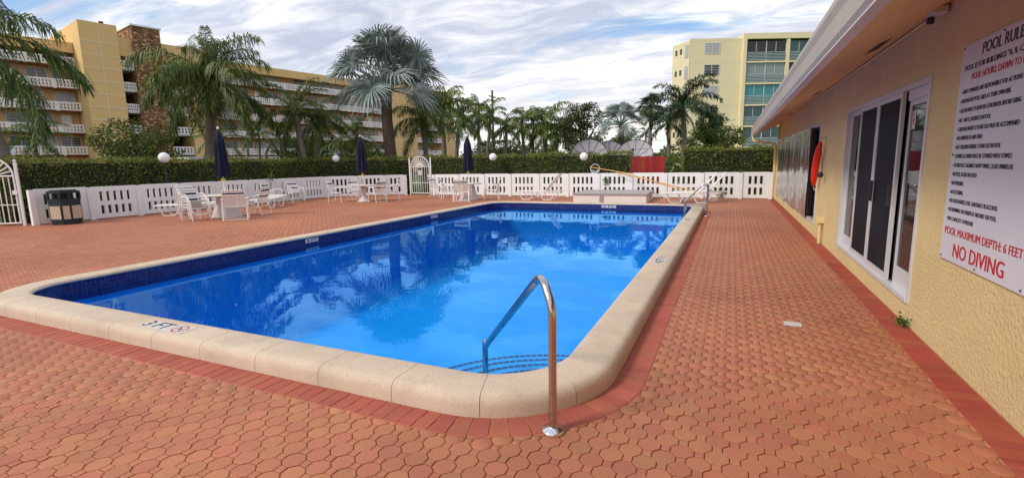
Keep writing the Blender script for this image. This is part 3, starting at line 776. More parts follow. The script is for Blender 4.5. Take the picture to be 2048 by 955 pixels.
# pool rules sign
SY0, SY1, SZ0, SZ1 = 3.74, 5.02, 0.78, 2.41
sg = thing('pool_rules_sign', 'large white pool rules sign with black and red lettering on the clubhouse wall', 'sign', (XW, 4.38, SZ0))
MB().box(-0.014, -0.004, SY0 - 4.38, SY1 - 4.38, 0, SZ1 - SZ0).build('panel', 'sign', sg)
for yy in (SY0 + .03, 4.38, SY1 - .03):
    for zz in (0.022, 0.82, 1.612):
        if abs(yy - 4.38) < .1 and zz == .82: continue
        MB().lathe([(0.0, 0), (0.008, 0), (0.006, 0.005)], 10, Matrix.Translation((-0.014, yy - 4.38, zz)) @ Matrix.Rotation(R(-90), 4, 'Y')).build('screw', 'darkmetal', sg)
LINES = [("POOL RULES", 4.68, 4.08, 2.300, .078, 'ink'), ("POOL IS FOR BUILDINGS \"A, B, C, D & E\" AND", 4.94, 3.80, 2.218, .038, 'ink'), ("POOL HOURS: DAWN TO DUSK", 4.81, 3.95, 2.140, .046, 'redink'),
         ("\u2022 UNIT OWNERS ARE RESPONSIBLE FOR ACTIONS OF", 4.96, 4.02, 2.050, .031, 'ink'), ("\u2022 PERSONS USE POOL AREA AT THEIR OWN RISK", 4.96, 4.20, 1.981, .031, 'ink'), ("\u2022 USE SHOWER TO REMOVE LOTIONS/OIL BEFORE USING", 4.96, 4.06, 1.910, .031, 'ink'),
         ("\u2022 NO   RAFTS, SNORKELS IN POOL", 4.96, 4.43, 1.840, .031, 'ink'), ("\u2022 CHILDEN UNDER 12 YEARS OLD MUST BE ACCOMPANIED", 4.96, 4.04, 1.773, .031, 'ink'), ("\u2022 NO DIAPERS OF ANY KIND", 4.96, 4.52, 1.707, .031, 'ink'),
         ("\u2022 NO CHILDREN UNDER 3 YEARS OLD IN POOL", 4.96, 4.24, 1.640, .031, 'ink'), ("\u2022 CHAISES & CHAIRS MUST BE COVERED WITH TOWELS", 4.96, 4.08, 1.572, .031, 'ink'), ("\u2022 TO PROTECT AGAINST HEAVY WIND, CLOSE UMBRELLAS", 4.96, 4.05, 1.503, .031, 'ink'),
         ("\u2022 NO PETS, GLASS OR FOOD", 4.96, 4.53, 1.435, .031, 'ink'), ("\u2022 NO SMOKING", 4.96, 4.73, 1.367, .031, 'ink'), ("\u2022 NO LITTERING", 4.96, 4.72, 1.298, .031, 'ink'),
         ("\u2022 NO LOUD RADIOS, FOUL LANGUAGE OR ALCOHOL", 4.96, 4.17, 1.232, .031, 'ink'), ("\u2022 NO RUNNING OR HORSEPLAY AROUND THE POOL", 4.96, 4.17, 1.163, .031, 'ink'), ("\u2022 MAX CAPACITY 14 PERSONS", 4.96, 4.49, 1.092, .031, 'ink'),
         ("POOL MAXIMUM DEPTH: 6 FEET", 4.965, 3.80, 0.985, .058, 'redink'), ("NO DIVING", 4.77, 3.99, 0.825, .105, 'redink')]
for s, ya, yb, z, hgt, m in LINES:
    text_mesh('lettering', s, m, ya - yb, hgt, frame_m((-0.0142, ya - 4.38, z - SZ0), (0, -1, 0), (0, 0, 1), (-1, 0, 0)), sg, lift=0.0012, bold=True)


# ------------------------------------------------------------------ leaf tools
def leaf_arrays(P, D, L, Wd, rng=RNG):
    """rhombic leaves: centre P, long direction D, length L, width Wd"""
    n = len(P); D = D / np.linalg.norm(D, axis=1, keepdims=True)
    rv = rng.normal(size=(n, 3)); S = np.cross(D, rv); S /= np.linalg.norm(S, axis=1, keepdims=True)
    a = P - D * (L / 2)[:, None]; c = P + D * (L / 2)[:, None]; m = P - D * (L * 0.05)[:, None]
    Vx = np.stack([a, m + S * (Wd / 2)[:, None], c, m - S * (Wd / 2)[:, None]], 1).reshape(-1, 3)
    return Vx, np.arange(n * 4, dtype=np.int32).reshape(-1, 4)


def hedge(label, x0, y0, x1, y1, width, h, dens=420, group=None):
    L = math.hypot(x1 - x0, y1 - y0); a = math.atan2(y1 - y0, x1 - x0)
    t = thing('hedge', label, 'hedge', (x0, y0, 0), a, group)
    MB().box(0.10, L - 0.10, -width / 2 + .13, width / 2 - .13, -0.03, h - 0.13).build('shaded_core', 'hedge_core', t)  # solid box; the shade among the inner leaves is put into its colour
    pts, nor = [], []
    for (area, fn, nn) in ((L * h, lambda u, v: (u * L, -width / 2, v * h), (0, -1, 0)), (L * width, lambda u, v: (u * L, (v - .5) * width, h), (0, 0, 1)), (L * h * .45, lambda u, v: (u * L, width / 2, v * h), (0, 1, 0)),
                           (h * width, lambda u, v: (0, (u - .5) * width, v * h), (-1, 0, 0)), (h * width, lambda u, v: (L, (u - .5) * width, v * h), (1, 0, 0))):
        k = int(area * dens)
        for u, v in RNG.random((k, 2)): pts.append(fn(u, v)); nor.append(nn)
    pts = np.array(pts); nor = np.array(nor, float)
    bumpy = 0.05 * np.sin(pts[:, 0] * 3.1 + pts[:, 2] * 2.3) + 0.035 * np.sin(pts[:, 0] * 7.7 - pts[:, 2] * 5.1 + 1)
    pts += nor * (RNG.normal(0, 0.035, len(pts)) - np.abs(RNG.normal(0, 0.05, len(pts))) + bumpy * 0.5)[:, None]
    up_ = nor[:, 2] > .5
    pts[up_, 2] += .05 * np.sin(pts[up_, 0] * 1.7 + 1) + .035 * np.sin(pts[up_, 0] * 4.9) + np.where(RNG.random(up_.sum()) < .10, np.abs(RNG.normal(0, .11, up_.sum())), 0)
    hole = np.sin(pts[:, 0] * 2.1 + 2) + np.sin(pts[:, 0] * 5.3 + pts[:, 2] * 4.0) + np.sin(pts[:, 2] * 6.1 + pts[:, 0] * 1.1)
    keep = up_ | (hole < 1.55) | (RNG.random(len(pts)) < .3); pts, nor = pts[keep], nor[keep]
    D = nor * 0.6 + RNG.normal(0, 0.7, pts.shape) + np.array([0, 0, 0.25])
    Vx, Fx = leaf_arrays(pts, D, RNG.uniform(0.05, 0.10, len(pts)), RNG.uniform(0.03, 0.055, len(pts)))
    o = link_obj('foliage', np_mesh('foliage', Vx, Fx, 'hedge'), t); o['kind'] = 'stuff'
    return t


# ------------------------------------------------------------------ white precast fence, gates, hedges
def slot_panel(w, h=1.03, nslots=5, z0=0.03, th=0.07):
    b = MB(); y0, y1 = -th / 2, th / 2; sw = 0.10; zone = nslots * sw + (nslots - 1) * 0.10; m0 = (w - zone) / 2
    zs = [z0, z0 + 0.14, z0 + 0.42, z0 + 0.56, z0 + 0.87, h]
    for i in (0, 2, 4): b.box(0, w, y0, y1, zs[i], zs[i + 1])
    for i in (1, 3):
        b.box(0, m0, y0, y1, zs[i], zs[i + 1]); b.box(w - m0, w, y0, y1, zs[i], zs[i + 1])
        for k in range(nslots - 1): xx = m0 + sw + k * (sw + 0.10); b.box(xx, xx + 0.10, y0, y1, zs[i], zs[i + 1])
    return b


def fence_run(label, x0, y0, x1, y1, widths, group):
    a = math.atan2(y1 - y0, x1 - x0); t = thing('pool_fence', label, 'fence', (x0, y0, 0), a, group)
    cache = {}; x = 0.0
    pw = 0.15
    postm = MB().box(-pw / 2, pw / 2, -0.075, 0.05, -0.02, 1.045).mesh('post', 'fence')
    notchm = MB().box(-0.045, 0.045, -0.04, 0.04, 1.046, 1.085).mesh('dark_notch', 'black')  # black block standing in for the dark notch between panels
    def post(x):
        o = link_obj('post', postm, t, (x, 0, 0)); link_obj('dark_notch', notchm, o)
    post(x)
    for w, ns in widths:
        key = (round(w, 3), ns)
        if key not in cache: cache[key] = slot_panel(w - pw - 0.006, 1.06, ns).mesh('panel', 'fence')
        o = link_obj('panel', cache[key], t, (x + pw / 2 + 0.003, 0, random.uniform(-.006, .006)))
        x += w; post(x)
    return t


FG = 'white slotted fence runs round the pool deck'
fence_run('white slotted precast fence along the left side, from the bin to the corner', -18.85, 7.50, -18.85, 19.02, [(1.44, 5)] * 8, FG)
fence_run('short angled white slotted fence between the left fence and the arched gate', -18.80, 19.12, -15.75, 21.62, [(1.44, 5), (1.44, 5), (1.04, 3)], FG)
fence_run('long white slotted precast fence behind the loungers, from gate to clubhouse', -14.05, 21.72, 1.42, 21.72, [(1.44, 5)] * 10 + [(1.07, 3)], FG)


def arched_gate(label, c, rotz, w=1.06):
    t = thing('arched_gate', label, 'gate', (c[0], c[1], 0), rotz, 'white arched metal gates')
    h0, rad = 1.46, w / 2
    for s in (-1, 1):
        p_ = MB().box(s * (rad + .09) - .03, s * (rad + .09) + .03, -.03, .03, 0, 1.86).build('gate_post', 'whitemetal', t)
        MB().lathe([(0, 0), (.03, .01), (.04, .04), (.03, .07), (0, .08)], 10, Matrix.Translation((s * (rad + .09), 0, 1.86))).build('post_finial', 'whitemetal', p_, True)
    f = MB()
    f.tube([(-rad, 0, .06), (-rad, 0, h0)] + [(rad * math.cos(a), 0, h0 + rad * math.sin(a)) for a in np.linspace(math.pi, 0, 17)] + [(rad, 0, .06)], 0.024, 8)
    f.tube([(-rad, 0, .08), (rad, 0, .08)], .022, 8); f.tube([(-rad, 0, h0), (rad, 0, h0)], .022, 8); f.tube([(-rad, 0, .62), (rad, 0, .62)], .014, 6)
    f.build('gate_frame', 'whitemetal', t, True)
    pk = MB().tube([(0, 0, .08), (0, 0, h0)], .013, 6).mesh('picket', 'whitemetal', True)
    for k in range(1, 8): link_obj('picket', pk, t, (-rad + w * k / 8, 0, 0))
    MB().tube([(.10 * math.cos(a), 0, h0 + .10 * math.sin(a)) for a in np.linspace(math.pi, 0, 9)], .018, 6).build('sunburst_hub', 'whitemetal', t, True)
    ry = MB().box(.10, rad, -.008, .008, -.016, .016).mesh('sunburst_ray', 'whitemetal')
    for a in np.linspace(0, math.pi, 12)[1:-1]:
        link_obj('sunburst_ray', ry, t, mat=Matrix.Translation((0, 0, h0)) @ Matrix.Rotation(-a, 4, 'Y'))
    MB().box(-.13, .13, -.034, -.026, 1.02, 1.40).build('notice_plate', 'plate', t)
    n_ = MB().box(-.11, .11, -.0385, -.0345, 1.28, 1.38).build('notice_header', 'darkmetal', t)
    MB().box(rad - .07, rad + .05, -.04, .02, .92, 1.04).build('latch', 'whitemetal', t)
    return t


arched_gate('white arched gate with sunburst top in the back fence corner', (-14.92, 21.78), R(4))
arched_gate('white arched gate left of the black bin, partly cut off by the frame', (-19.62, 7.0), R(36))

HG = 'clipped green hedges behind the fence'
hedge('clipped hedge behind the left fence run', -20.2, 7.3, -20.2, 19.9, 1.0, 1.95, group=HG)
hedge('short clipped hedge behind the angled fence beside the gate', -20.0, 19.7, -16.2, 22.9, 1.0, 1.95, group=HG)
hedge('long clipped hedge behind the back fence, left of the red fence', -15.6, 23.1, -4.25, 23.1, 0.9, 1.97, group=HG)
hedge('clipped hedge behind the back fence next to the clubhouse', -2.05, 23.6, 2.6, 23.6, 0.9, 2.06, group=HG)
hedge('lower hedge behind the arched gate at the far left', -24.5, 3.2, -20.7, 7.2, 1.0, 1.9, dens=250, group=HG)

# globe lamps
def globe_lamp(label, x, y, z):
    t = thing('globe_lamp', label, 'lamp', (x, y, 0), 0, 'white globe lamps along the fence')
    MB().tube([(0, 0, -.02), (0, 0, z - .2)], .032, 10).build('lamp_post', 'darkmetal', t, True)
    MB().lathe([(.03, z - .27), (.075, z - .25), (.08, z - .2), (.06, z - .185)], 16).build('collar', 'darkmetal', t, True)
    MB().lathe([(.19 * math.sin(a) + 1e-4, z - .19 * math.cos(a)) for a in np.linspace(0, math.pi, 15)], 24).build('globe', 'globe', t, True)


globe_lamp('white globe lamp in the left hedge near the hibiscus bush', -19.28, 11.65, 2.0)
globe_lamp('white globe lamp just left of the middle navy umbrella', -18.95, 20.05, 1.95)
globe_lamp('white globe lamp right of the rightmost navy umbrella', -10.84, 22.15, 1.87)
globe_lamp('white globe lamp in front of the dish antennas', -6.21, 22.15, 1.80)

# ------------------------------------------------------------------ deck furniture
def make_chair(name, label, group, wide=False):
    t = thing(name, label, 'chair', group=group)
    hw = .33 if wide else .27; r = .0155
    fr = MB()
    for s in (-1, 1):
        y = s * hw
        if wide:
            f = MB(); w = .03
            for xa, za, xb, zb in ((.30, .0, .26, .62), (-.34, .0, -.26, .62)):
                f.add([(xa - w, y - .02, za), (xa + w, y - .02, za), (xb + w, y - .02, zb), (xb - w, y - .02, zb), (xa - w, y + .02, za), (xa + w, y + .02, za), (xb + w, y + .02, zb), (xb - w, y + .02, zb)], [(0, 1, 2, 3), (7, 6, 5, 4), (0, 4, 5, 1), (1, 5, 6, 2), (2, 6, 7, 3), (3, 7, 4, 0)])
            f.cbox((0, y, .645), (.62, .06, .045))
            f.build('side_frame', 'whitemetal', t)
        else:
            p = fillet([(.30, y, .0), (.27, y, .60), (.20, y, .64), (-.22, y, .64), (-.34, y, .0)], .09, 4)
            MB().tube(p, r, 7).build('side_frame', 'whitemetal', t, True)
    fr.tube([(-.34, -hw, .022), (-.34, hw, .022)], r * .8, 6)
    if wide: fr.tube([(.30, -hw, .022), (.30, hw, .022)], r * .8, 6)
    iw = hw - .035
    fr.tube(fillet([(.26, -iw, .42), (-.20, -iw, .40), (-.40, -iw, .92), (-.40, iw, .92), (-.20, iw, .40), (.26, iw, .42)], .06, 3), r * .85, 6)
    fr.tube([(.26, -hw, .42), (.26, hw, .42)], r * .85, 6); fr.tube([(-.20, -hw, .40), (-.20, hw, .40)], r * .85, 6)
    fr.build('seat_frame', 'whitemetal', t, True)
    se = MB()
    for k in range(7): x = -.14 + k * .062; se.cbox((x, 0, .415 + .012 * math.sin(k)), (.048, iw * 2, .007))
    se.build('seat', 'strap', t)
    bk, nv = MB(), MB()
    for k in range(8):
        f = .10 + k * .115; x, z = -.20 - .20 * f, .40 + .52 * f
        m_ = Matrix.Translation((x, 0, z)) @ Matrix.Rotation(math.atan2(-.20, .52), 4, 'Y')
        (nv if k in (6,) or (k == 3 and not wide) else bk).cbox((0, 0, 0), (.007, iw * 2, .048), m_)
    nv.cbox((.255, 0, .425), (.052, iw * 2 + .01, .009))
    bk.build('backrest', 'strap', t); nv.build('navy_straps', 'navystrap', t)['kind'] = 'stuff'
    return t


CG = 'white strap pool chairs'
ch = make_chair('strap_chair', 'lowest white strap chair of the stack left of the front table', CG)
ch.location = (-15.05, 9.85, 0); ch.rotation_euler = (0, 0, R(-8))
def chair(x, y, rot, label, z=0.0): return dup(ch, (x, y, z), R(rot), label)


chair(-15.14, 9.86, -8, 'middle white strap chair of the stack left of the front table', .085)
chair(-15.23, 9.87, -8, 'topmost white strap chair of the stack left of the front table', .17)
chair(-14.75, 11.75, 195, 'white strap chair on the far side of the front table')
chair(-17.75, 14.95, 10, 'white strap chair by the left fence, nearer of the pair past the long lounger')
chair(-17.85, 16.25, -20, 'white strap chair by the left fence, farther of the pair past the long lounger')
chair(-15.85, 16.75, 12, 'white strap chair left of the middle table, nearest the pool')
chair(-15.75, 17.75, -30, 'white strap chair behind the middle table, on its fence side')
chair(-13.98, 17.1, 160, 'white strap chair seen side on at the right of the middle table')
chair(-14.2, 18.35, 225, 'white strap chair behind the right side of the middle table')
chair(-11.72, 19.35, 20, 'white strap chair left of the table under the rightmost umbrella')
chair(-12.95, 20.35, -10, 'white strap chair alone against the fence just right of the arched gate')
chair(-9.62, 19.45, 200, 'white strap chair right of the table under the rightmost umbrella')
wc = make_chair('wide_strap_chair', 'wide flat framed white chair with its back turned at the front table', CG, True)
wc.location = (-14.02, 10.42, 0); wc.rotation_euler = (0, 0, R(138))
dup(wc, (-10.45, 18.32, 0), R(108), 'wide flat framed white chair with its back turned at the table under the rightmost umbrella')


def make_table(name, label, loc, base):
    t = thing(name, label, 'table', loc, 0, 'round pedestal tables under the umbrellas')
    MB().lathe([(0, .685), (.55, .685), (.60, .70), (.61, .715), (.60, .73), (.03, .735)], 36).build('table_top', 'table', t, True)
    if base: MB().lathe([(.29, 0), (.29, .03), (.20, .08), (.11, .22), (.085, .45), (.10, .60), (.16, .685)], 24).build('pedestal', 'pedestal', t, True)
    else:
        b = MB(); b.add([(x, y, z) for z, w in ((0, .32), (.62, .17), (.684, .22)) for x, y in ((-w, -w), (w, -w), (w, w), (-w, w))], [(i + 4 * l, (i + 1) % 4 + 4 * l, (i + 1) % 4 + 4 * l + 4, i + 4 * l + 4) for l in (0, 1) for i in range(4)] + [(3, 2, 1, 0), (8, 9, 10, 11)])
        b.build('pedestal', 'pedestal', t)
    return t


T1, T2, T3 = (-15.05, 10.85), (-14.85, 17.25), (-10.55, 19.05)
make_table('pedestal_table', 'round table on a grey tapered base behind the wide chair, front group', (*T1, 0), False)
make_table('pedestal_table', 'round table on a flared pale pedestal under the middle umbrella', (*T2, 0), True)
make_table('pedestal_table', 'round table behind the wide chair under the rightmost umbrella', (*T3, 0), False)


def umbrella(label, x, y, ztop, zbot, seed):
    t = thing('closed_umbrella', label, 'umbrella', (x, y, 0.736), 0, 'closed navy umbrellas'); rr = random.Random(seed)
    MB().tube([(0, 0, 0), (0, 0, ztop - .75)], .019, 10).build('pole', 'whitemetal', t, True)
    MB().lathe([(0, ztop - .74 + .0), (.025, ztop - .73), (.04, ztop - .69), (.025, ztop - .65), (0, ztop - .645)], 12).build('finial', 'whitemetal', t, True)
    H = ztop - zbot; n = 48; V = []; lv = 18
    ph = rr.random() * 6
    for j in range(lv + 1):
        f = j / lv; z = ztop - .74 - f * H
        rad = .03 + .10 * min(1, f / .16) + .045 * f + (.035 * max(0, f - .6) / .4)
        rad *= 1 - .16 * math.exp(-((f - .16) / .05) ** 2) * 1.0
        for i in range(n):
            a = 2 * math.pi * i / n
            fold = 1 + (.22 * min(1, f * 2.5)) * math.cos(8 * a + .9 * f + ph) + .09 * math.cos(3 * a + ph * 2 + f * 2)
            V.append((rad * fold * math.cos(a), rad * fold * math.sin(a), z - (.05 * math.cos(8 * a + ph) + .03 * math.cos(3 * a)) * (f > .95)))
    b = MB(); b.add(V, [(j * n + i, (j + 1) * n + i, (j + 1) * n + (i + 1) % n, j * n + (i + 1) % n) for j in range(lv) for i in range(n)] + [tuple(range(n)), tuple(range(lv * n, lv * n + n))[::-1]])
    b.build('folded_canopy', 'navy', t, True)
    MB().lathe([(.02, zbot - .736 - .17), (.05, zbot - .736 - .16), (.065, zbot - .736 - .12), (.05, zbot - .736 - .08), (.02, zbot - .736 - .07)], 12).build('crank_housing', 'yellow', t, True)


umbrella('closed navy umbrella over the front table, leftmost of three', *T1, 2.80, 1.33, 1)
umbrella('closed navy umbrella over the middle table', *T2, 2.82, 1.30, 2)
umbrella('closed navy umbrella over the table nearest the pool, rightmost of three', *T3, 2.74, 1.30, 3)


def make_lounger(label):
    t = thing('sun_lounger', label, 'sun lounger', group='white strap sun loungers'); hw = .31; z = .36
    for s in (-1, 1):
        y = s * hw
        for xa in (.12, 1.05):
            MB().tube(fillet([(xa, y, z), (xa + .16, y, .02), (xa + .52, y, .02), (xa + .68, y, z)], .07, 4), .018, 7).build('leg', 'whitemetal', t, True)
    f = MB(); f.tube(fillet([(1.25, -hw, z), (0, -hw, z), (0, hw, z), (1.25, hw, z)], .08, 4), .02, 7); f.tube([(1.25, -hw, z), (1.95, -hw, z)], .02, 7); f.tube([(1.25, hw, z), (1.95, hw, z)], .02, 7); f.tube([(1.95, -hw, z), (1.95, hw, z)], .02, 7)
    f.build('bed_frame', 'whitemetal', t, True)
    f = MB(); ex, ez = 1.25 + .62, z + .72
    f.tube(fillet([(1.25, -hw + .04, z + .02), (ex, -hw + .04, ez), (ex, hw - .04, ez), (1.25, hw - .04, z + .02)], .06, 4), .019, 7); f.tube([(1.6, -hw + .04, z + .40), (1.85, -hw + .04, z)], .012, 6); f.tube([(1.6, hw - .04, z + .40), (1.85, hw - .04, z)], .012, 6)
    f.build('back_frame', 'whitemetal', t, True)
    b = MB()
    for k in range(17): b.cbox((.07 + k * .07, 0, z + .012), (.05, hw * 2, .008))
    b.build('bed_straps', 'strap', t)['kind'] = 'stuff'
    b = MB(); an = math.atan2(.72, .62)
    for k in range(12):
        d = .05 + k * .075; b.cbox((0, 0, 0), (.05, hw * 2 - .08, .008), Matrix.Translation((1.25 + d * math.cos(an), 0, z + .02 + d * math.sin(an))) @ Matrix.Rotation(-an, 4, 'Y'))
    b.build('back_straps', 'strap', t)['kind'] = 'stuff'
    return t


lg = make_lounger('white sun lounger with raised back, left of the pump box')
lg.location = (-8.45, 19.75, 0); lg.rotation_euler = (0, 0, R(2))
dup(lg, (-2.35, 19.35, 0), R(4), 'white sun lounger with raised back right of the pump box, nearer of two')
dup(lg, (-2.05, 20.25, 0), R(3), 'white sun lounger right of the pump box, the one against the fence')
def flat_lounger(label, loc, rz):
    t = dup(lg, loc, rz, label)
    for c in list(t.children):
        if c.name.startswith('back_'):
            c.matrix_local = Matrix.Translation((1.25, 0, .38)) @ Matrix.Rotation(R(46), 4, 'Y') @ Matrix.Translation((-1.25, 0, -.38))
    return t
flat_lounger('flat white lounger by the left fence behind the stacked chairs', (-17.9, 10.4, 0), R(38))
flat_lounger('flat white lounger behind the front table, near the chairs by the left fence', (-16.25, 13.0, 0), R(118))

# pump box with lid
pb = thing('pump_box', 'low white stucco pump box with weathered grey lid beyond the pool', 'pump box', (-4.32, 19.9, 0), R(2.5))
MB().box(-1.40, 1.40, -1.12, 1.35, -.02, .30).build('box_body', 'conc', pb)
for xa, xb in ((-1.44, -.50), (-.495, .46), (.465, 1.44)):
    MB().box(xa, xb, -1.16, 1.38, .302, .352).build('lid_panel', 'lid', pb)
MB().box(-.36, -.22, -1.15, -1.122, .0, .27).build('conduit_box', 'lid', pb)
MB().box(1.402, 1.42, .1, .45, .08, .24).build('vent_grille', 'lid', pb)

# skimmer poles resting on the fence
sk = thing('skimmer_pole', 'long bamboo coloured pool pole with net ring leaning over the back fence', 'pool pole', (0, 0, 0))
MB().tube([(-5.88, 22.0, 1.32), (-4.2, 21.58, 1.06), (-1.65, 19.75, .43)], .021, 8).build('pole', 'wood', sk, True)
MB().tube([(-5.62 + .21 * math.cos(a), 21.90, 1.24 + .21 * math.sin(a)) for a in np.linspace(0, 2 * math.pi, 21)[:-1]], .012, 6, True).build('net_ring', 'whitemetal', sk, True)
b = MB(); b.add([(-5.62, 22.02, 1.15)] + [(-5.62 + .2 * math.cos(a), 21.905, 1.24 + .2 * math.sin(a)) for a in np.linspace(math.pi, 2 * math.pi, 13)], [(0, i, i + 1) for i in range(1, 13)]); b.build('net', 'greyglass', sk, True)
MB().tube([(-4.6, 21.60, 1.075), (-1.2, 19.6, .43)], .018, 8).build('spare_pole', 'wood', sk, True)

# bin
bn = thing('trash_bin', 'black litter bin with pebble aggregate panels against the left fence', 'bin', (-18.28, 8.02, 0), R(-66 + 90))
w, c_ = .33, .15
oc = [(-w, -w + c_), (-w + c_, -w), (w - c_, -w), (w, -w + c_), (w, w - c_), (w - c_, w), (-w + c_, w), (-w, w - c_)]
sc8 = lambda k: [(x * k, y * k) for x, y in oc]
MB().prism(sc8(.93), 0, .10).build('base', 'bin', bn); MB().prism(sc8(1.0), .101, .70).build('body', 'bin', bn)
hd = MB(); hd.prism(sc8(1.03), .701, .76); hd.prism(sc8(1.04), .93, .99); hd.prism(sc8(.85), .991, 1.02)
for x, y in oc: hd.cbox((x * .97, y * .97, .845), (.05, .05, .17))
hd.build('hood', 'bin', bn); MB().prism(sc8(.6), .76, .93).build('liner', 'black', bn)
for i in range(8):
    a, b_ = Vector((*oc[i], 0)), Vector((*oc[(i + 1) % 8], 0)); e = (b_ - a); L = e.length; e.normalize(); nrm = Vector((e.y, -e.x, 0))
    mtx = Matrix(((e.x, nrm.x, 0, a.x), (e.y, nrm.y, 0, a.y), (0, 0, 1, 0), (0, 0, 0, 1)))
    MB().box(.03, L - .03, .001, .016, .17, .56, mtx).build('pebble_panel', 'aggregate', bn)

# red board fence and dish antennas
rf = thing('red_fence', 'dark red board fence between the two back hedges', 'fence', (-8.6, 24.6, 0))
bm_ = MB().box(0, .178, 0, .025, 0, 1.78).mesh('board', 'redboard'); bm_.attributes.new('tint', 'FLOAT', 'POINT')
for k in range(31): link_obj('board', bm_, rf, (k * .183, random.uniform(0, .012), random.uniform(-.02, .01)))
for zz in (.4, 1.4): MB().box(0, 5.68, .045, .10, zz, zz + .09).build('fence_rail', 'redboard', rf)


def dish(label, x, y, z, rad, rotz, tiltx):
    t = thing('dish_antenna', label, 'dish antenna', (x, y, 0), rotz, 'grey dish antennas')
    mt = Matrix.Translation((0, 0, z)) @ Matrix.Rotation(tiltx, 4, 'X')
    n = 32; V = []; rs = [rad * k / 6 for k in range(7)]
    for off_ in (0.0, .02):
        for r_ in rs: V += [(max(r_, .01) * math.cos(2 * math.pi * i / n), max(r_, .01) * math.sin(2 * math.pi * i / n), .28 * rad * (r_ / rad) ** 2 - off_) for i in range(n)]
    F = [(k * n + i, k * n + (i + 1) % n, (k + 1) * n + (i + 1) % n, (k + 1) * n + i) for k in range(6) for i in range(n)]
    o_ = 7 * n; F += [tuple(o_ + q for q in f[::-1]) for f in F]
    F += [(6 * n + i, 6 * n + (i + 1) % n, o_ + 6 * n + (i + 1) % n, o_ + 6 * n + i) for i in range(n)]
    b = MB(); b.add(V, F, mt); d_ = b.build('reflector', 'dish', t, True)
    for i in range(12):
        a = 2 * math.pi * i / 12
        MB().tube([mt @ Vector((r_ * math.cos(a), r_ * math.sin(a), .28 * rad * (r_ / rad) ** 2 + .012)) for r_ in rs], .013, 5).build('rib', 'darkmetal', d_)
    MB().tube([mt @ Vector((rad * math.cos(a), rad * math.sin(a), .28 * rad)) for a in np.linspace(0, 2 * math.pi, 33)[:-1]], .022, 6, True).build('rim', 'darkmetal', d_, True)
    fd = MB()
    for a in (0.6, 2.7, 4.7): fd.tube([mt @ Vector((rad * .8 * math.cos(a), rad * .8 * math.sin(a), .2 * rad)), mt @ Vector((0, 0, .85 * rad))], .012, 5)
    fd.cbox((0, 0, .86 * rad), (.12, .12, .14), mt); fd.build('feed_support', 'darkmetal', t)
    MB().tube([(0, 0, -.03), (0, 0, z - .05)], .07, 10).build('mast', 'darkmetal', t, True)


dish('grey mesh dish antenna above the hedge behind a globe lamp', -8.17, 30.3, 1.75, 1.15, R(20), R(72))
dish('grey mesh dish antenna half hidden behind another one', -7.6, 33.6, 1.75, 1.15, R(35), R(66))
dish('grey mesh dish antenna above the red fence', -5.72, 32.4, 1.75, 1.15, R(2), R(60))

# ------------------------------------------------------------------ palms
def frond_mesh(name, mat, L, th0, droop, nl, ll, hang, lw, seed, plum=0.0):
    """pinnate frond growing along +X; th0 start angle above horizontal, droop total bend (radians)"""
    g = np.random.default_rng(seed); n = 26; pts = [np.zeros(3)]; th = []
    for i in range(n):
        t = (i + .5) / n; a = th0 - droop * t ** 1.25; th.append(a); pts.append(pts[-1] + np.array([math.cos(a), .0, math.sin(a)]) * L / n)
    pts = np.array(pts); b = MB(); b.tube([tuple(p) for p in pts[::2]], [.035 * L / 3 * (1 - .85 * k / (len(pts[::2]) - 1)) for k in range(len(pts[::2]))], 4)
    V = list(b.v); F = list(b.f)
    for k in range(nl):
        t = .12 + .87 * (k + g.random() * .6) / nl; q = t * n; i = min(int(q), n - 1); P = pts[i] + (pts[i + 1] - pts[i]) * (q - i)
        a = th[i]; T = np.array([math.cos(a), 0, math.sin(a)]); U = np.array([-math.sin(a), 0, math.cos(a)])
        lk = ll * (0.55 + .9 * math.sin(math.pi * min(1, .15 + t * .80))) * g.uniform(.85, 1.1) * .75
        for s in (-1, 1):
            el = g.normal(.12, .12 + plum)
            d = np.array([0, s, 0]) * math.cos(el) * .85 + T * g.normal(.55, .1) + U * math.sin(el)
            d /= np.linalg.norm(d); m_ = P + d * lk * .45 + np.array([0, 0, -hang * lk * .10]); e = m_ + (d * .42 + np.array([0, 0, -hang * .62])) * lk * .62
            e2 = e
            w_ = np.cross(d, np.array([0, 0, 1.0])); w_ = w_ / (np.linalg.norm(w_) + 1e-6) * lw * .5
            o = len(V); V += [tuple(P - w_ * .4), tuple(P + w_ * .4), tuple(m_ + w_), tuple(m_ - w_), tuple(e2)]
            F += [(o, o + 1, o + 2, o + 3), (o + 3, o + 2, o + 4)]
    me = bpy.data.meshes.new(name); me.from_pydata(V, [], F); me.materials.append(M[mat]); me.update(); return me


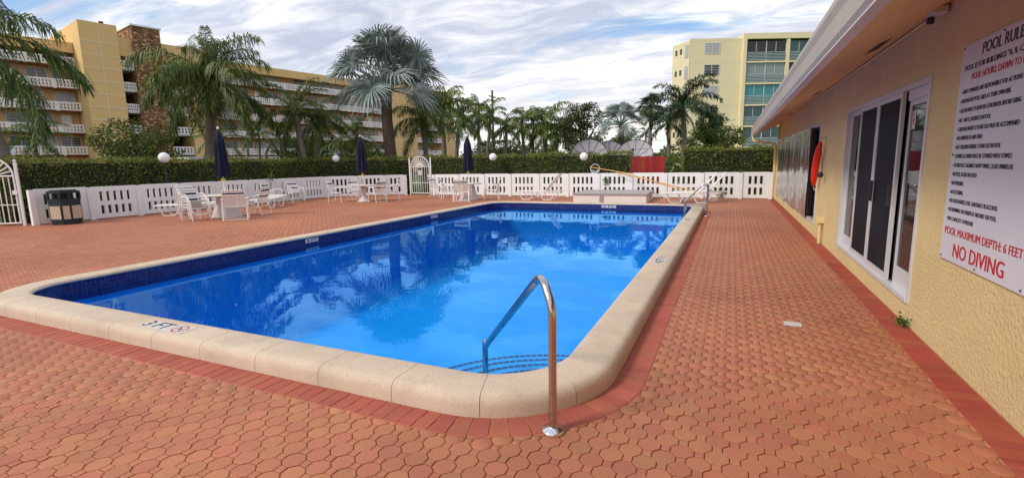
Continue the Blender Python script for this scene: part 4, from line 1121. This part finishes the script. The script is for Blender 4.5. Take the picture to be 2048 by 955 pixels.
def fan_mesh(name, mat, lp, rad, th0, seed, nseg=34, spread=155, droop=.35, cup=.25):
    """costapalmate fan on a petiole along +X"""
    g = np.random.default_rng(seed); b = MB()
    e = np.array([math.cos(th0), 0, math.sin(th0)]) * lp
    b.tube([(0, 0, 0), tuple(e * .5 + np.array([0, 0, .05 * lp])), tuple(e)], [.05 * rad, .035 * rad, .025 * rad], 5)
    V = list(b.v); F = list(b.f)
    a = th0 - .55; T = np.array([math.cos(a), 0, math.sin(a)]); U = np.array([-math.sin(a), 0, math.cos(a)]); S = np.array([0, 1, 0])
    for k in range(nseg):
        ph = R(-spread + 2 * spread * (k + .5) / nseg); ln = rad * (1 - .18 * abs(ph) / math.pi) * g.uniform(.93, 1.05)
        d = T * math.cos(ph) + S * math.sin(ph); tn = -T * math.sin(ph) + S * math.cos(ph)
        c0 = cup * math.cos(ph * .5) * 0 + cup * abs(math.sin(ph))
        hub = e + T * rad * .06
        p1 = hub + d * ln * .36 + U * ln * .36 * c0; p2 = hub + d * ln * .74 + U * ln * .6 * c0 - np.array([0, 0, droop * ln * .12 * g.uniform(.5, 1.5)])
        p3 = hub + d * ln * .98 + U * ln * .5 * c0 - np.array([0, 0, droop * ln * .36 * g.uniform(.5, 1.5)])
        w1 = ln * .36 * math.tan(R(spread) / nseg) * 1.02; w2 = w1 * .85; f_ = U * w1 * 1.0
        o = len(V)
        V += [tuple(hub), tuple(p1 - tn * w1 + f_), tuple(p1), tuple(p1 + tn * w1 + f_), tuple(p2 - tn * w2 + f_ * .5), tuple(p2), tuple(p2 + tn * w2 + f_ * .5), tuple(p3)]
        F += [(o, o + 1, o + 2), (o, o + 2, o + 3), (o + 1, o + 4, o + 5, o + 2), (o + 2, o + 5, o + 6, o + 3), (o + 4, o + 7, o + 5), (o + 5, o + 7, o + 6)]
    me = bpy.data.meshes.new(name); me.from_pydata(V, [], F); me.materials.append(M[mat]); me.update(); return me


PITCH = (78, 58, 38, 18, -2, -25)
FR = {}
FR['queen'] = [frond_mesh('frond', 'queen', 3.0, R(p), R(100 if p > 0 else 60), 92, .74, 1.3, .042, 10 + i, .35) for i, p in enumerate(PITCH)]
FR['far'] = [frond_mesh('frond', 'queen', 3.0, R(p), R(100 if p > 0 else 60), 34, .80, 1.15, .10, 70 + i, .2) for i, p in enumerate(PITCH)]
FR['dead'] = [frond_mesh('frond', 'deadfrond', 3.0, R(-40), R(45), 40, .5, 1.4, .05, 90 + i, .3) for i in range(2)]
FR['light'] = [frond_mesh('frond', 'lightpalm', 3.0, R(p), R(85), 60, .60, .8, .05, 20 + i, .25) for i, p in enumerate(PITCH)]
FR['royal'] = [frond_mesh('frond', 'royal', 3.0, R(p), R(105 if p > 0 else 65), 80, .60, .75, .055, 30 + i, .45) for i, p in enumerate(PITCH)]
FR['areca'] = [frond_mesh('frond', 'queen', 3.0, R(p), R(80), 46, .75, .6, .07, 40 + i, .1) for i, p in enumerate(PITCH)]
FR['bismarck'] = [fan_mesh('fan_leaf', 'bismarck', 1.70, 1.22, R(p), 50 + i, 34, 160, .9, .45) for i, p in enumerate((82, 66, 48, 30, 12, -8))]
FR['sabal'] = [fan_mesh('fan_leaf', 'sabal', 1.3, 1.5, R(p), 60 + i, 30, 140, .9) for i, p in enumerate((80, 55, 30, 5, -20, -45))]


def palm(name, label, base, crown, rad, kind, nf, tr, trm='trunk', seed=0, low=5, group=None, sq=0.30):
    """base (x,y), crown (x,y,z) where the fronds spring, rad the crown's reach"""
    g = random.Random(seed); t = thing(name, label, 'palm tree', (base[0], base[1], 0), 0, group)
    cx, cy, cz = crown[0] - base[0], crown[1] - base[1], crown[2]
    pts = [(cx * f ** 1.6 + .03 * math.sin(9 * f + seed), cy * f ** 1.6 + .03 * math.cos(7 * f + seed), cz * f - .03) for f in np.linspace(0, 1, 15)]
    rr = [tr * (1.35 - .35 * min(1, f * 6) - .22 * f) * (1 + .05 * (i % 2)) for i, f in enumerate(np.linspace(0, 1, 15))]
    MB().tube(pts, rr, 14).build('trunk', trm, t, True)
    ms = FR[kind]; base_len = 3.0 if kind not in ('bismarck', 'sabal') else 2.9
    for k in range(nf):
        lv = min(5, int(((k / nf) ** (1.25 if kind == 'bismarck' else 1)) * (low + 1) + g.uniform(-.4, .4))) if k else 0; lv = max(0, min(5, lv))
        s = rad / base_len * g.uniform(.92, 1.22 if kind != 'bismarck' else 1.08) * (1.12 if kind not in ('bismarck', 'sabal') else 1)
        o = link_obj('fan_leaf' if kind in ('bismarck', 'sabal') else 'frond', ms[lv], t, (cx, cy, cz + .12 * (5 - lv) * rad / 8))
        o.rotation_euler = (g.gauss(0, .10 if kind != 'bismarck' else .45), g.gauss(0, .10), k * 2.39996 + g.gauss(0, .25)); o.scale = (s, s * g.uniform(.85, 1.15), s)
    if kind in ('queen', 'far', 'royal', 'areca') and seed % 3 != 1:
        for k in range(g.choice((1, 2, 3))):
            o = link_obj('frond', FR['dead'][k % 2], t, (cx, cy, cz - .1)); o.rotation_euler = (0, 0, g.uniform(0, 6.28)); o.scale = (rad / 3.0 * g.uniform(.55, .8),) * 3
    return t


PG = 'palms beyond the hedge'
palm('queen_palm', 'tall feathery palm cut off by the left edge of the picture', (-28.6, 11.0), (-30.2, 10.2, 7.0), 4.0, 'queen', 17, .24, seed=1)
palm('queen_palm', 'big drooping feathery palm between the stone column and the long balcony wing', (-24.05, 16.64), (-23.6, 16.85, 5.65), 2.75, 'queen', 32, .24, seed=2, low=5)
palm('palm_stem', 'second grey palm trunk leaning beside the big drooping feathery palm', (-24.55, 16.9), (-23.95, 17.1, 5.2), 2.2, 'queen', 6, .19, seed=3)
palm('areca_palm', 'small bright green palm in front of the left balconies', (-34.4, 14.2), (-34.4, 14.2, 3.3), 1.7, 'light', 20, .15, seed=4)
palm('coconut_palm', 'dark green palm left of the silver fan palm, nearer one', (-21.1, 20.15), (-21.5, 20.0, 4.3), 1.95, 'areca', 24, .17, seed=5)
palm('coconut_palm', 'dark green palm close behind the one left of the silver fan palm', (-21.9, 21.6), (-21.6, 21.75, 4.1), 1.55, 'queen', 18, .16, seed=6)
palm('silver_fan_palm', 'large silver blue fan palm towering over the hedge near the arched gate', (-18.25, 23.7), (-18.3, 23.65, 5.85), 3.6, 'bismarck', 38, .36, 'trunk_dark', seed=11, low=5)
palm('areca_palm', 'small green palm behind the middle umbrella', (-21.4, 24.4), (-21.3, 24.4, 3.3), 1.7, 'areca', 18, .10, seed=8)
palm('areca_palm', 'small green palm in the shrubs left of the middle umbrella', (-23.9, 25.9), (-23.9, 25.8, 3.1), 1.5, 'areca', 16, .10, seed=9)
palm('areca_palm', 'slender palm in front of the balconies right of the leftmost umbrella', (-28.6, 23.4), (-28.6, 23.4, 3.6), 1.5, 'areca', 16, .09, seed=12)
palm('areca_palm', 'slender palm left of the dark green pair, before the long balcony wing', (-28.4, 24.9), (-28.4, 24.9, 3.5), 1.4, 'light', 14, .09, seed=13)
palm('areca_palm', 'pale small palm just right of the leftmost umbrella', (-28.3, 20.2), (-28.2, 20.2, 3.1), 1.6, 'light', 16, .11, seed=14)
palm('queen_palm', 'feathery palm directly behind the arched gate', (-17.45, 26.2), (-17.55, 26.1, 4.2), 1.9, 'queen', 20, .17, seed=15)
palm('queen_palm', 'taller feathery palm right of the arched gate', (-19.1, 30.9), (-19.0, 30.95, 5.4), 2.2, 'far', 19, .19, seed=16)
palm('queen_palm', 'bushy palm left of the rightmost umbrella', (-21.4, 36.4), (-20.9, 36.6, 5.0), 2.2, 'far', 15, .2, seed=17)
palm('queen_palm', 'thin palm left of the utility pole', (-20.35, 39.1), (-20.5, 39.0, 5.6), 2.0, 'far', 15, .16, seed=18)
palm('queen_palm', 'thin palm directly beside the utility pole', (-21.2, 42.0), (-20.8, 42.1, 5.7), 2.1, 'far', 13, .16, seed=19)
palm('queen_palm', 'small palm right of the utility pole', (-19.2, 41.8), (-19.1, 41.9, 4.8), 1.9, 'far', 13, .16, seed=20)
palm('queen_palm', 'left palm of the pair with close dark trunks over the back hedge', (-19.2, 46.3), (-19.3, 46.2, 5.2), 2.2, 'far', 15, .17, seed=21)
palm('queen_palm', 'right palm of the pair with close dark trunks over the back hedge', (-18.6, 47.0), (-18.4, 47.1, 5.3), 2.2, 'far', 15, .17, seed=22)
palm('queen_palm', 'full palm left of the broad olive tree', (-16.5, 45.2), (-16.4, 45.2, 5.2), 2.4, 'far', 19, .17, seed=23)
palm('queen_palm', 'low drooping palm in front of the broad olive tree', (-14.9, 43.7), (-14.8, 43.8, 3.9), 2.1, 'far', 17, .17, seed=24)
palm('silver_fan_palm', 'smaller silver fan palm behind the dish antennas', (-7.75, 38.15), (-7.8, 38.1, 4.15), 2.05, 'bismarck', 26, .24, 'trunk_dark', seed=25)
palm('cabbage_palm', 'slim palm with a round dark head above the red fence', (-5.03, 33.9), (-5.05, 33.9, 4.95), 1.05, 'sabal', 30, .12, seed=26)
palm('royal_palm', 'large dark royal palm in front of the pale yellow tower block', (-2.65, 31.7), (-2.8, 31.6, 4.55), 2.25, 'royal', 24, .17, seed=27, low=4)
palm('royal_palm', 'smaller dark palm left of the large royal palm', (-4.2, 37.6), (-4.3, 37.5, 4.2), 1.5, 'royal', 18, .14, seed=28)
palm('queen_palm', 'tiny distant palm between the silver fan palm and the slim round headed palm', (-11.2, 71.7), (-11.2, 71.7, 5.0), 1.5, 'royal', 14, .16, seed=29)


# ------------------------------------------------------------------ broadleaf trees and shrubs
def tree(name, label, base, ctr, ext, mat, n, lsize, nclump, trunk_r, seed, cat='tree', group=None, flowers=0):
    g = np.random.default_rng(seed); t = thing(name, label, cat, (base[0], base[1], 0), 0, group)
    c = np.array([ctr[0] - base[0], ctr[1] - base[1], ctr[2]]); e = np.array(ext)
    cl = []
    while len(cl) < nclump:
        q = g.uniform(-1, 1, 3)
        if np.linalg.norm(q) < 1 and np.linalg.norm(q) > .25: cl.append(c + q * e * .82)
    b = MB(); top = c - np.array([0, 0, e[2] * .55]); top[2] = max(top[2], .4)
    b.tube([(0, 0, -.05), tuple(top * .5 + np.array([.04, .03, 0])), tuple(top)], [trunk_r * 1.2, trunk_r, trunk_r * .8], 9)
    for p in cl[:min(22, nclump)]:
        m_ = top + (p - top) * .5 + g.normal(0, .08, 3) * e; b.tube([tuple(top), tuple(m_), tuple(p)], [trunk_r * .5, trunk_r * .28, trunk_r * .08], 5)
    b.build('trunk', 'twig', t, True)
    P = []
    for p in cl:
        k = n // nclump; rr = g.uniform(.16, .30)
        q = g.normal(0, 1, (k, 3)); q /= np.linalg.norm(q, axis=1, keepdims=True); q *= (g.random((k, 1)) ** .45) * rr * e * np.array([1.25, 1.25, .8])
        P.append(p + q)
    P = np.concatenate(P); D = g.normal(0, 1, P.shape) + np.array([0, 0, .2])
    Vx, Fx = leaf_arrays(P, D, g.uniform(.7, 1.3, len(P)) * lsize, g.uniform(.7, 1.3, len(P)) * lsize * .55, g)
    o = link_obj('crown', np_mesh('crown', Vx, Fx, mat), t)
    for k in range(flowers):
        q = g.normal(0, 1, 3); q /= np.linalg.norm(q); q[2] = abs(q[2]); p = c + q * e * 1.0
        fb = MB()
        for j in range(5):
            a = 2 * math.pi * j / 5
            fb.add([(0, 0, 0), (.07 * math.cos(a - .5), .07 * math.sin(a - .5), .03), (.11 * math.cos(a), .11 * math.sin(a), .02), (.07 * math.cos(a + .5), .07 * math.sin(a + .5), .03)], [(0, 1, 2, 3)])
        fo = fb.build('flower', 'flower', t); fo.location = tuple(p); fo.rotation_euler = (R(70), 0, g.random() * 6)
    return t


TG = 'trees and shrubs beyond the hedge'
tree('hibiscus_bush', 'large leafy bush with a few red flowers before the stone column', (-26.9, 14.8), (-26.75, 14.9, 2.75), (2.2, 2.0, 1.45), 'leaf_light', 5200, .14, 60, .09, 1, 'bush', TG, 4)
tree('broad_tree', 'broad dense olive green tree behind the dish antennas', (-12.1, 42.8), (-12.1, 42.8, 4.3), (2.5, 2.2, 2.7), 'leaf_olive', 7000, .20, 55, .2, 2, 'tree', TG)
tree('garden_tree', 'bushy green tree in front of the pale yellow tower block', (-1.6, 36.4), (-1.2, 36.3, 2.75), (2.3, 1.8, 1.6), 'leaf_light', 5200, .16, 50, .12, 3, 'tree', TG)
tree('garden_tree', 'taller green tree just behind the large royal palm', (-1.9, 35.0), (-1.5, 35.2, 3.5), (1.15, 1.2, 1.7), 'leaf', 3200, .16, 34, .1, 9, 'tree', TG)
tree('spreading_tree', 'low spreading tree with bare lower branches left of the silver fan palm', (-27.2, 25.9), (-27.2, 26.2, 2.6), (2.9, 2.2, 1.25), 'leaf', 5200, .16, 60, .16, 4, 'tree', TG)
tree('spreading_tree', 'low green tree directly left of the silver fan palm trunk', (-23.3, 26.8), (-23.3, 27.0, 2.3), (2.4, 1.8, 1.2), 'leaf_light', 4200, .15, 48, .14, 5, 'tree', TG)
tree('low_tree', 'dark low tree under the palms near the utility pole', (-24.0, 50.0), (-24.0, 50, 2.6), (4.2, 2.0, 1.9), 'leaf_olive', 4200, .22, 50, .18, 6, 'tree', TG)
tree('low_tree', 'round dark tree below the pair of close trunked palms', (-22.5, 62), (-22.4, 62, 2.5), (2.6, 2.0, 1.7), 'leaf', 3200, .22, 36, .2, 7, 'tree', TG)
tree('low_tree', 'dark tree between the two right dish antennas', (-10.3, 52.0), (-10.2, 52.0, 2.7), (2.6, 2.0, 2.1), 'leaf', 3600, .22, 40, .2, 8, 'tree', TG)
tree('garden_bush', 'leafy bush between the red fence and the right hedge', (-2.9, 26.6), (-2.75, 26.4, 1.15), (.9, .8, 1.0), 'leaf_light', 2600, .11, 34, .05, 10, 'bush', TG)
tree('low_tree', 'small green tree left of the big royal palm behind the red fence', (-4.1, 44), (-3.9, 44, 2.1), (1.7, 1.4, 1.2), 'leaf', 2200, .18, 30, .1, 12, 'tree', TG)
tl_ = MB(); Pn = 22000
xs = RNG.uniform(-130, 60, Pn); top = 4.2 + 1.5 * np.sin(xs * .21) + 1.0 * np.sin(xs * .53 + 1) + .6 * np.sin(xs * 1.3)
P = np.stack([xs, 118 + RNG.normal(0, 3.0, Pn) + .1 * xs, RNG.random(Pn) ** .7 * np.maximum(top, 1.0)], 1)
Vx, Fx = leaf_arrays(P, RNG.normal(0, 1, P.shape), RNG.uniform(.5, 1.0, Pn), RNG.uniform(.35, .6, Pn))
o = link_obj('distant_treeline', np_mesh('distant_treeline', Vx, Fx, 'leaf')); o['kind'] = 'stuff'; o['label'] = 'far off green tree line along the horizon'; o['category'] = 'trees'

wd = thing('weed', 'small green weed sprouting where the clubhouse wall meets the red border', 'weed', (1.55, 5.60, 0))
P = RNG.normal(0, 1, (90, 3)) * np.array([.022, .05, .02]) + np.array([0, 0, .045]); P[:, 2] = np.abs(P[:, 2])
Vx, Fx = leaf_arrays(P, RNG.normal(0, 1, P.shape) + np.array([0, 0, .8]), RNG.uniform(.025, .05, 90), RNG.uniform(.015, .03, 90))
link_obj('leaves', np_mesh('leaves', Vx, Fx, 'weed'), wd)
MB().tube([(0, 0, -.01), (0, .02, .05)], .004, 5).build('stem', 'weed', wd)

for lab, x, y, z in (('green sprig poking through the back fence left of the long lounger', -10.45, 21.62, .42), ('green sprig in the upper fence slots above the pump box', -5.05, 21.62, .70), ('green sprig at the foot of the back fence right of the ladder', -.38, 21.6, .22), ('green sprig sticking up over the left fence behind the strap chairs', -18.72, 15.75, 1.12)):
    sp_t = thing('sprig', lab, 'weed', (x, y, z - .12), 0, 'green sprigs growing through the fence')
    P = RNG.normal(0, 1, (70, 3)) * np.array([.07, .04, .09]) + np.array([0, 0, .12])
    Vx, Fx = leaf_arrays(P, RNG.normal(0, 1, P.shape), RNG.uniform(.06, .11, 70), RNG.uniform(.03, .05, 70)); link_obj('leaves', np_mesh('leaves', Vx, Fx, 'weed'), sp_t)
    MB().tube([(0, .1, 0), (0, .02, .06), (0, 0, .16)], .006, 5).build('stem', 'weed', sp_t)

# utility pole and wires
up = thing('utility_pole', 'tall dark wooden utility pole above the palms', 'utility pole', (-25.45, 52.2, 0))
MB().tube([(0, 0, -.03), (0, 0, 9.75)], [.17, .12], 10).build('pole', 'polewood', up, True)
MB().box(-.05, .05, -.9, .9, 9.0, 9.1).build('crossarm', 'polewood', up)
for z0, z1 in ((7.35, 7.1), (6.35, 6.15)):
    a, b_ = Vector((-25.3, 52.2, z0)), Vector((13.0, 70.5, z1))
    pts = [a.lerp(b_, f) - Vector((0, 0, 1.2 * 4 * f * (1 - f) * .35)) for f in np.linspace(0, 1, 17)]
    MB().tube(pts, .022, 5).build('power_line', 'darkmetal', up, True)


# ------------------------------------------------------------------ condominium on the left
AN = R(13)
condo = thing('condo_building', 'long ochre condominium with white slotted balconies behind the palms', 'building', (-72.84, 35.385, 0), R(77))
def cpart(name, m, parent, *boxes):
    b = MB()
    for q in boxes: b.box(*q)
    return b.build(name, m, parent)


FZ = [3.35 + 2.61 * k for k in range(5)]          # underside of the balcony slabs
rw = MB(); w_, h_ = 2.24, .98
for z0, z1 in ((.0, .16), (.43, .52), (.80, .98)): rw.box(.0, w_, .0, .10, z0, z1)
for z0, z1 in ((.16, .43), (.52, .80)):
    rw.box(.0, .22, .0, .10, z0, z1); rw.box(w_ - .22, w_, .0, .10, z0, z1)
    for k in range(5): rw.box(.22 + .17 + k * .325, .22 + .325 + k * .325, .0, .10, z0, z1)
rw.box(-.16, .12, -.04, .13, -.10, 1.0)
railm = rw.mesh('railing_panel', 'rail')
wfm = MB()
for a, b_, c, d in ((0, 1.9, 0, .07), (0, 1.9, 1.28, 1.35), (0, .07, .07, 1.28), (1.83, 1.9, .07, 1.28), (.92, .98, .07, 1.28)): wfm.box(a, b_, 0, .08, c, d)
for k in (1, 2, 3): wfm.box(.07, .92, .01, .05, .3 * k + .05, .3 * k + .08); wfm.box(.98, 1.83, .01, .05, .3 * k + .05, .3 * k + .08)
wfm = wfm.mesh('window', 'frame'); wpm = MB().box(.05, 1.85, .03, .07, .05, 1.3).mesh('pane', 'window'); wpm2 = MB().box(.05, 1.85, .03, .07, .05, 1.3).mesh('pane', 'blind')
dom = MB().box(0, .95, 0, .06, 0, 2.05).mesh('door', 'rail'); dom2 = MB().box(0, .95, 0, .06, 0, 2.05).mesh('door', 'recess')


def wing(s0, s1, ztop, skip_first=False):
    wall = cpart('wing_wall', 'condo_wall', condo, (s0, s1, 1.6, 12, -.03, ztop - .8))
    cpart('roof_parapet', 'condo', condo, (s0, s1, -.05, 12.0, ztop - 1.2, ztop))
    rr = random.Random(int(s0 * 10) + 99)
    for k, z in enumerate(FZ):
        cpart('balcony_slab', 'slab', condo, (s0, s1, .02, 1.6, z, z + .22))
        npn = max(1, int(round((s1 - s0) / 2.3))); pw_ = (s1 - s0) / npn
        for i in range(npn):
            o = link_obj('railing_panel', railm, condo, (s0 + i * pw_ + .05, -.08, z + .12)); o.scale.x = pw_ / 2.3
            if rr.random() < .62:
                wo_ = link_obj('window', wfm, condo, (s0 + i * pw_ + .15, 1.50, z + .95)); link_obj('pane', wpm if rr.random() < .6 else wpm2, wo_)
            elif rr.random() < .7:
                link_obj('door', dom if rr.random() < .6 else dom2, condo, (s0 + i * pw_ + .5, 1.52, z + .23))
    cpart('carport_beam', 'slab', condo, (s0, s1, .0, .3, 2.75, 3.1))


wing(-27, -.25, 16.65); wing(14.0, 47.2, 17.05); wing(53.6, 61.6, 17.05)
# stair towers
def tower(s0, s1, n0, ztop, nv, hz):
    t = cpart('stair_tower', 'condo', condo, (s0, s1, n0, 12, -.03, ztop))
    b = MB()
    for z in hz: b.box(s0, s1, n0 - .03, n0 - .002, z, z + .09)
    for k in range(1, nv): x = s0 + (s1 - s0) * k / nv; b.box(x - .05, x + .05, n0 - .034, n0 - .0305, hz[0], ztop)
    b.build('score_lines', 'condo_trim', t)['kind'] = 'stuff'


tower(-.2, 3.5, -3.0, 18.8, 2, [3 + 1.5 * k for k in range(10)])
tower(10.7, 14.0, -3.0, 17.6, 2, [3 + 1.5 * k for k in range(10)])
tower(47.25, 53.55, -.6, 17.6, 4, [1.0 + 1.35 * k for k in range(12)])
cpart('stone_column', 'rubble', condo, (4.95, 7.95, -3.2, 10, -.03, 19.1)); cpart('stone_cap', 'rail', condo, (4.8, 8.1, -3.35, 10, 19.1, 19.3))
for s0, s1 in ((3.5, 4.95), (7.95, 10.7)):
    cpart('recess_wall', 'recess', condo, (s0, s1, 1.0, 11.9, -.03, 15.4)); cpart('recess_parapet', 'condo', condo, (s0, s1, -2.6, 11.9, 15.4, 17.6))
    for z in FZ:
        cpart('landing_slab', 'rail', condo, (s0, s1, -2.5, 1.0, z, z + .2))
        o = link_obj('railing_panel', railm, condo, (s0 + .05, -2.6, z + .15)); o.scale.x = (s1 - s0 - .1) / 2.24
cpart('end_wall', 'condo', condo, (61.6, 65.0, -.3, 12, -.03, 17.3))
cpart('roof_lamp', 'darkmetal', condo, (1.9, 2.3, -2.9, -2.6, 18.8, 19.05))
ptc = thing('carport', 'low flat roofed carport at the foot of the condominium', 'carport', (-45.0, 33.5, 0), R(77))
MB().box(-4.5, 4.5, -2, 2, 2.35, 2.6).build('carport_roof', 'plate', ptc); MB().box(-4.4, 4.4, -1.9, 1.9, 2.15, 2.349).build('carport_beam', 'condo', ptc)
for x in (-4.2, 0, 4.2):
    for y in (-1.7, 1.7): MB().box(x - .1, x + .1, y - .1, y + .1, -.03, 2.15).build('carport_post', 'condo', ptc)

# ------------------------------------------------------------------ pale yellow block on the right
d62 = 62.0
tb = thing('tower_block', 'pale yellow apartment block with teal enclosed balconies behind the clubhouse', 'building', (-math.sin(yaw) * d62, math.cos(yaw) * d62, 0), yaw)
ww = MB(); ww.prism([(21.9, 0), (28.15, 0), (28.15, 12), (25.2, 12)], -.03, 15.9); ww.build('window_wing', 'tower', tb); cpart('balcony_wing', 'tower', tb, (28.15, 52, 2.2, 14, -.03, 16.0))
cpart('front_pier', 'tower', tb, (28.15, 28.55, -.5, 2.2, -.03, 16.25)); cpart('roof_band', 'tower', tb, (28.55, 52, -.5, 2.2, 15.65, 16.3))
sw = MB(); sw.prism([(20.78, 3.0), (21.88, .05), (25.1, 12), (24.4, 12)], -.03, 15.7); sw.build('side_wing', 'tower', tb)
cpart('roof_room', 'tower', tb, (23.6, 26.5, 4, 9, 15.9, 16.5))
for k in range(1, 6): cpart('floor_line', 'condo_trim', tb, (21.9, 28.15, -.012, -.002, 3.0 + 2.52 * k - .02, 3.0 + 2.52 * k + .02))
for k in range(6):
    z = 1.6 + 2.5 * k
    wo_ = link_obj('window', wfm, tb, (23.65, -.05, z)); wo_.scale = (1.0, 1, .95); link_obj('pane', wpm2 if k % 2 else wpm, wo_)
    for yy in (3.0, 3.9):
        pass
    a_ = math.atan2(.05 - 3.0, 21.88 - 20.78)
    for f in (.18, .45, .75):
        q = Vector((20.78, 3.0, 0)).lerp(Vector((21.88, .05, 0)), f)
        wn_ = MB().box(0, .34 if f < .7 else .6, -.05, .03, 0, .62 if f < .7 else 1.5).build('side_window', 'blind' if f > .7 else 'window', tb)
        wn_.location = (q.x, q.y, z + .3 - (.6 if f > .7 else 0)); wn_.rotation_euler = (0, 0, a_)
BC = ['darkteal', 'greyglass', 'teal', 'greyglass', 'blackglass']
BX = [(28.62, 33.35), (33.75, 38.5), (38.9, 43.6), (44.0, 48.7)]
BM = [['darkteal', 'darkteal', 'teal', 'greyglass', 'blackglass'], ['darkteal', 'blackglass', 'teal', 'blackglass', 'darkteal'], ['teal', 'greyglass', 'darkteal', 'teal', 'blackglass'], ['blackglass', 'teal', 'greyglass', 'darkteal', 'teal']]
lvm = MB().box(0, 2.33, 0, .05, 0, .075).mesh('louvre_slat', 'louvre')
for j, (xa, xb) in enumerate(BX):
    if j: cpart('pier', 'tower', tb, (xa - .40, xa - .01, -.45, 2.2, -.03, 15.64))
    for k in range(5):
        z0 = 3.05 + 2.52 * k
        sl = cpart('floor_slab', 'tower', tb, (xa, xb, -.42, 2.2, z0 - .2, z0))
        for h in (0, 1):
            x0 = xa + h * (xb - xa) / 2; x1 = x0 + (xb - xa) / 2 - .04
            pn = cpart('balcony_panel', BM[j][k], tb, (x0, x1, -.20, -.12, z0, z0 + 2.3))
            cpart('mullion', 'frame', pn, (x0 - .035, x0 + .035, -.30, -.205, z0, z0 + 2.3), ((x0 + x1) / 2 - .02, (x0 + x1) / 2 + .02, -.26, -.205, z0 + 1.1, z0 + 2.3))
            for q in range(6): link_obj('louvre_slat', lvm, pn, (x0 + .02, -.36, z0 + .1 + q * .17)).scale.x = (x1 - x0) / 2.4

# drop the leftover helper data
for me in list(bpy.data.meshes):
    if me.users == 0: bpy.data.meshes.remove(me)
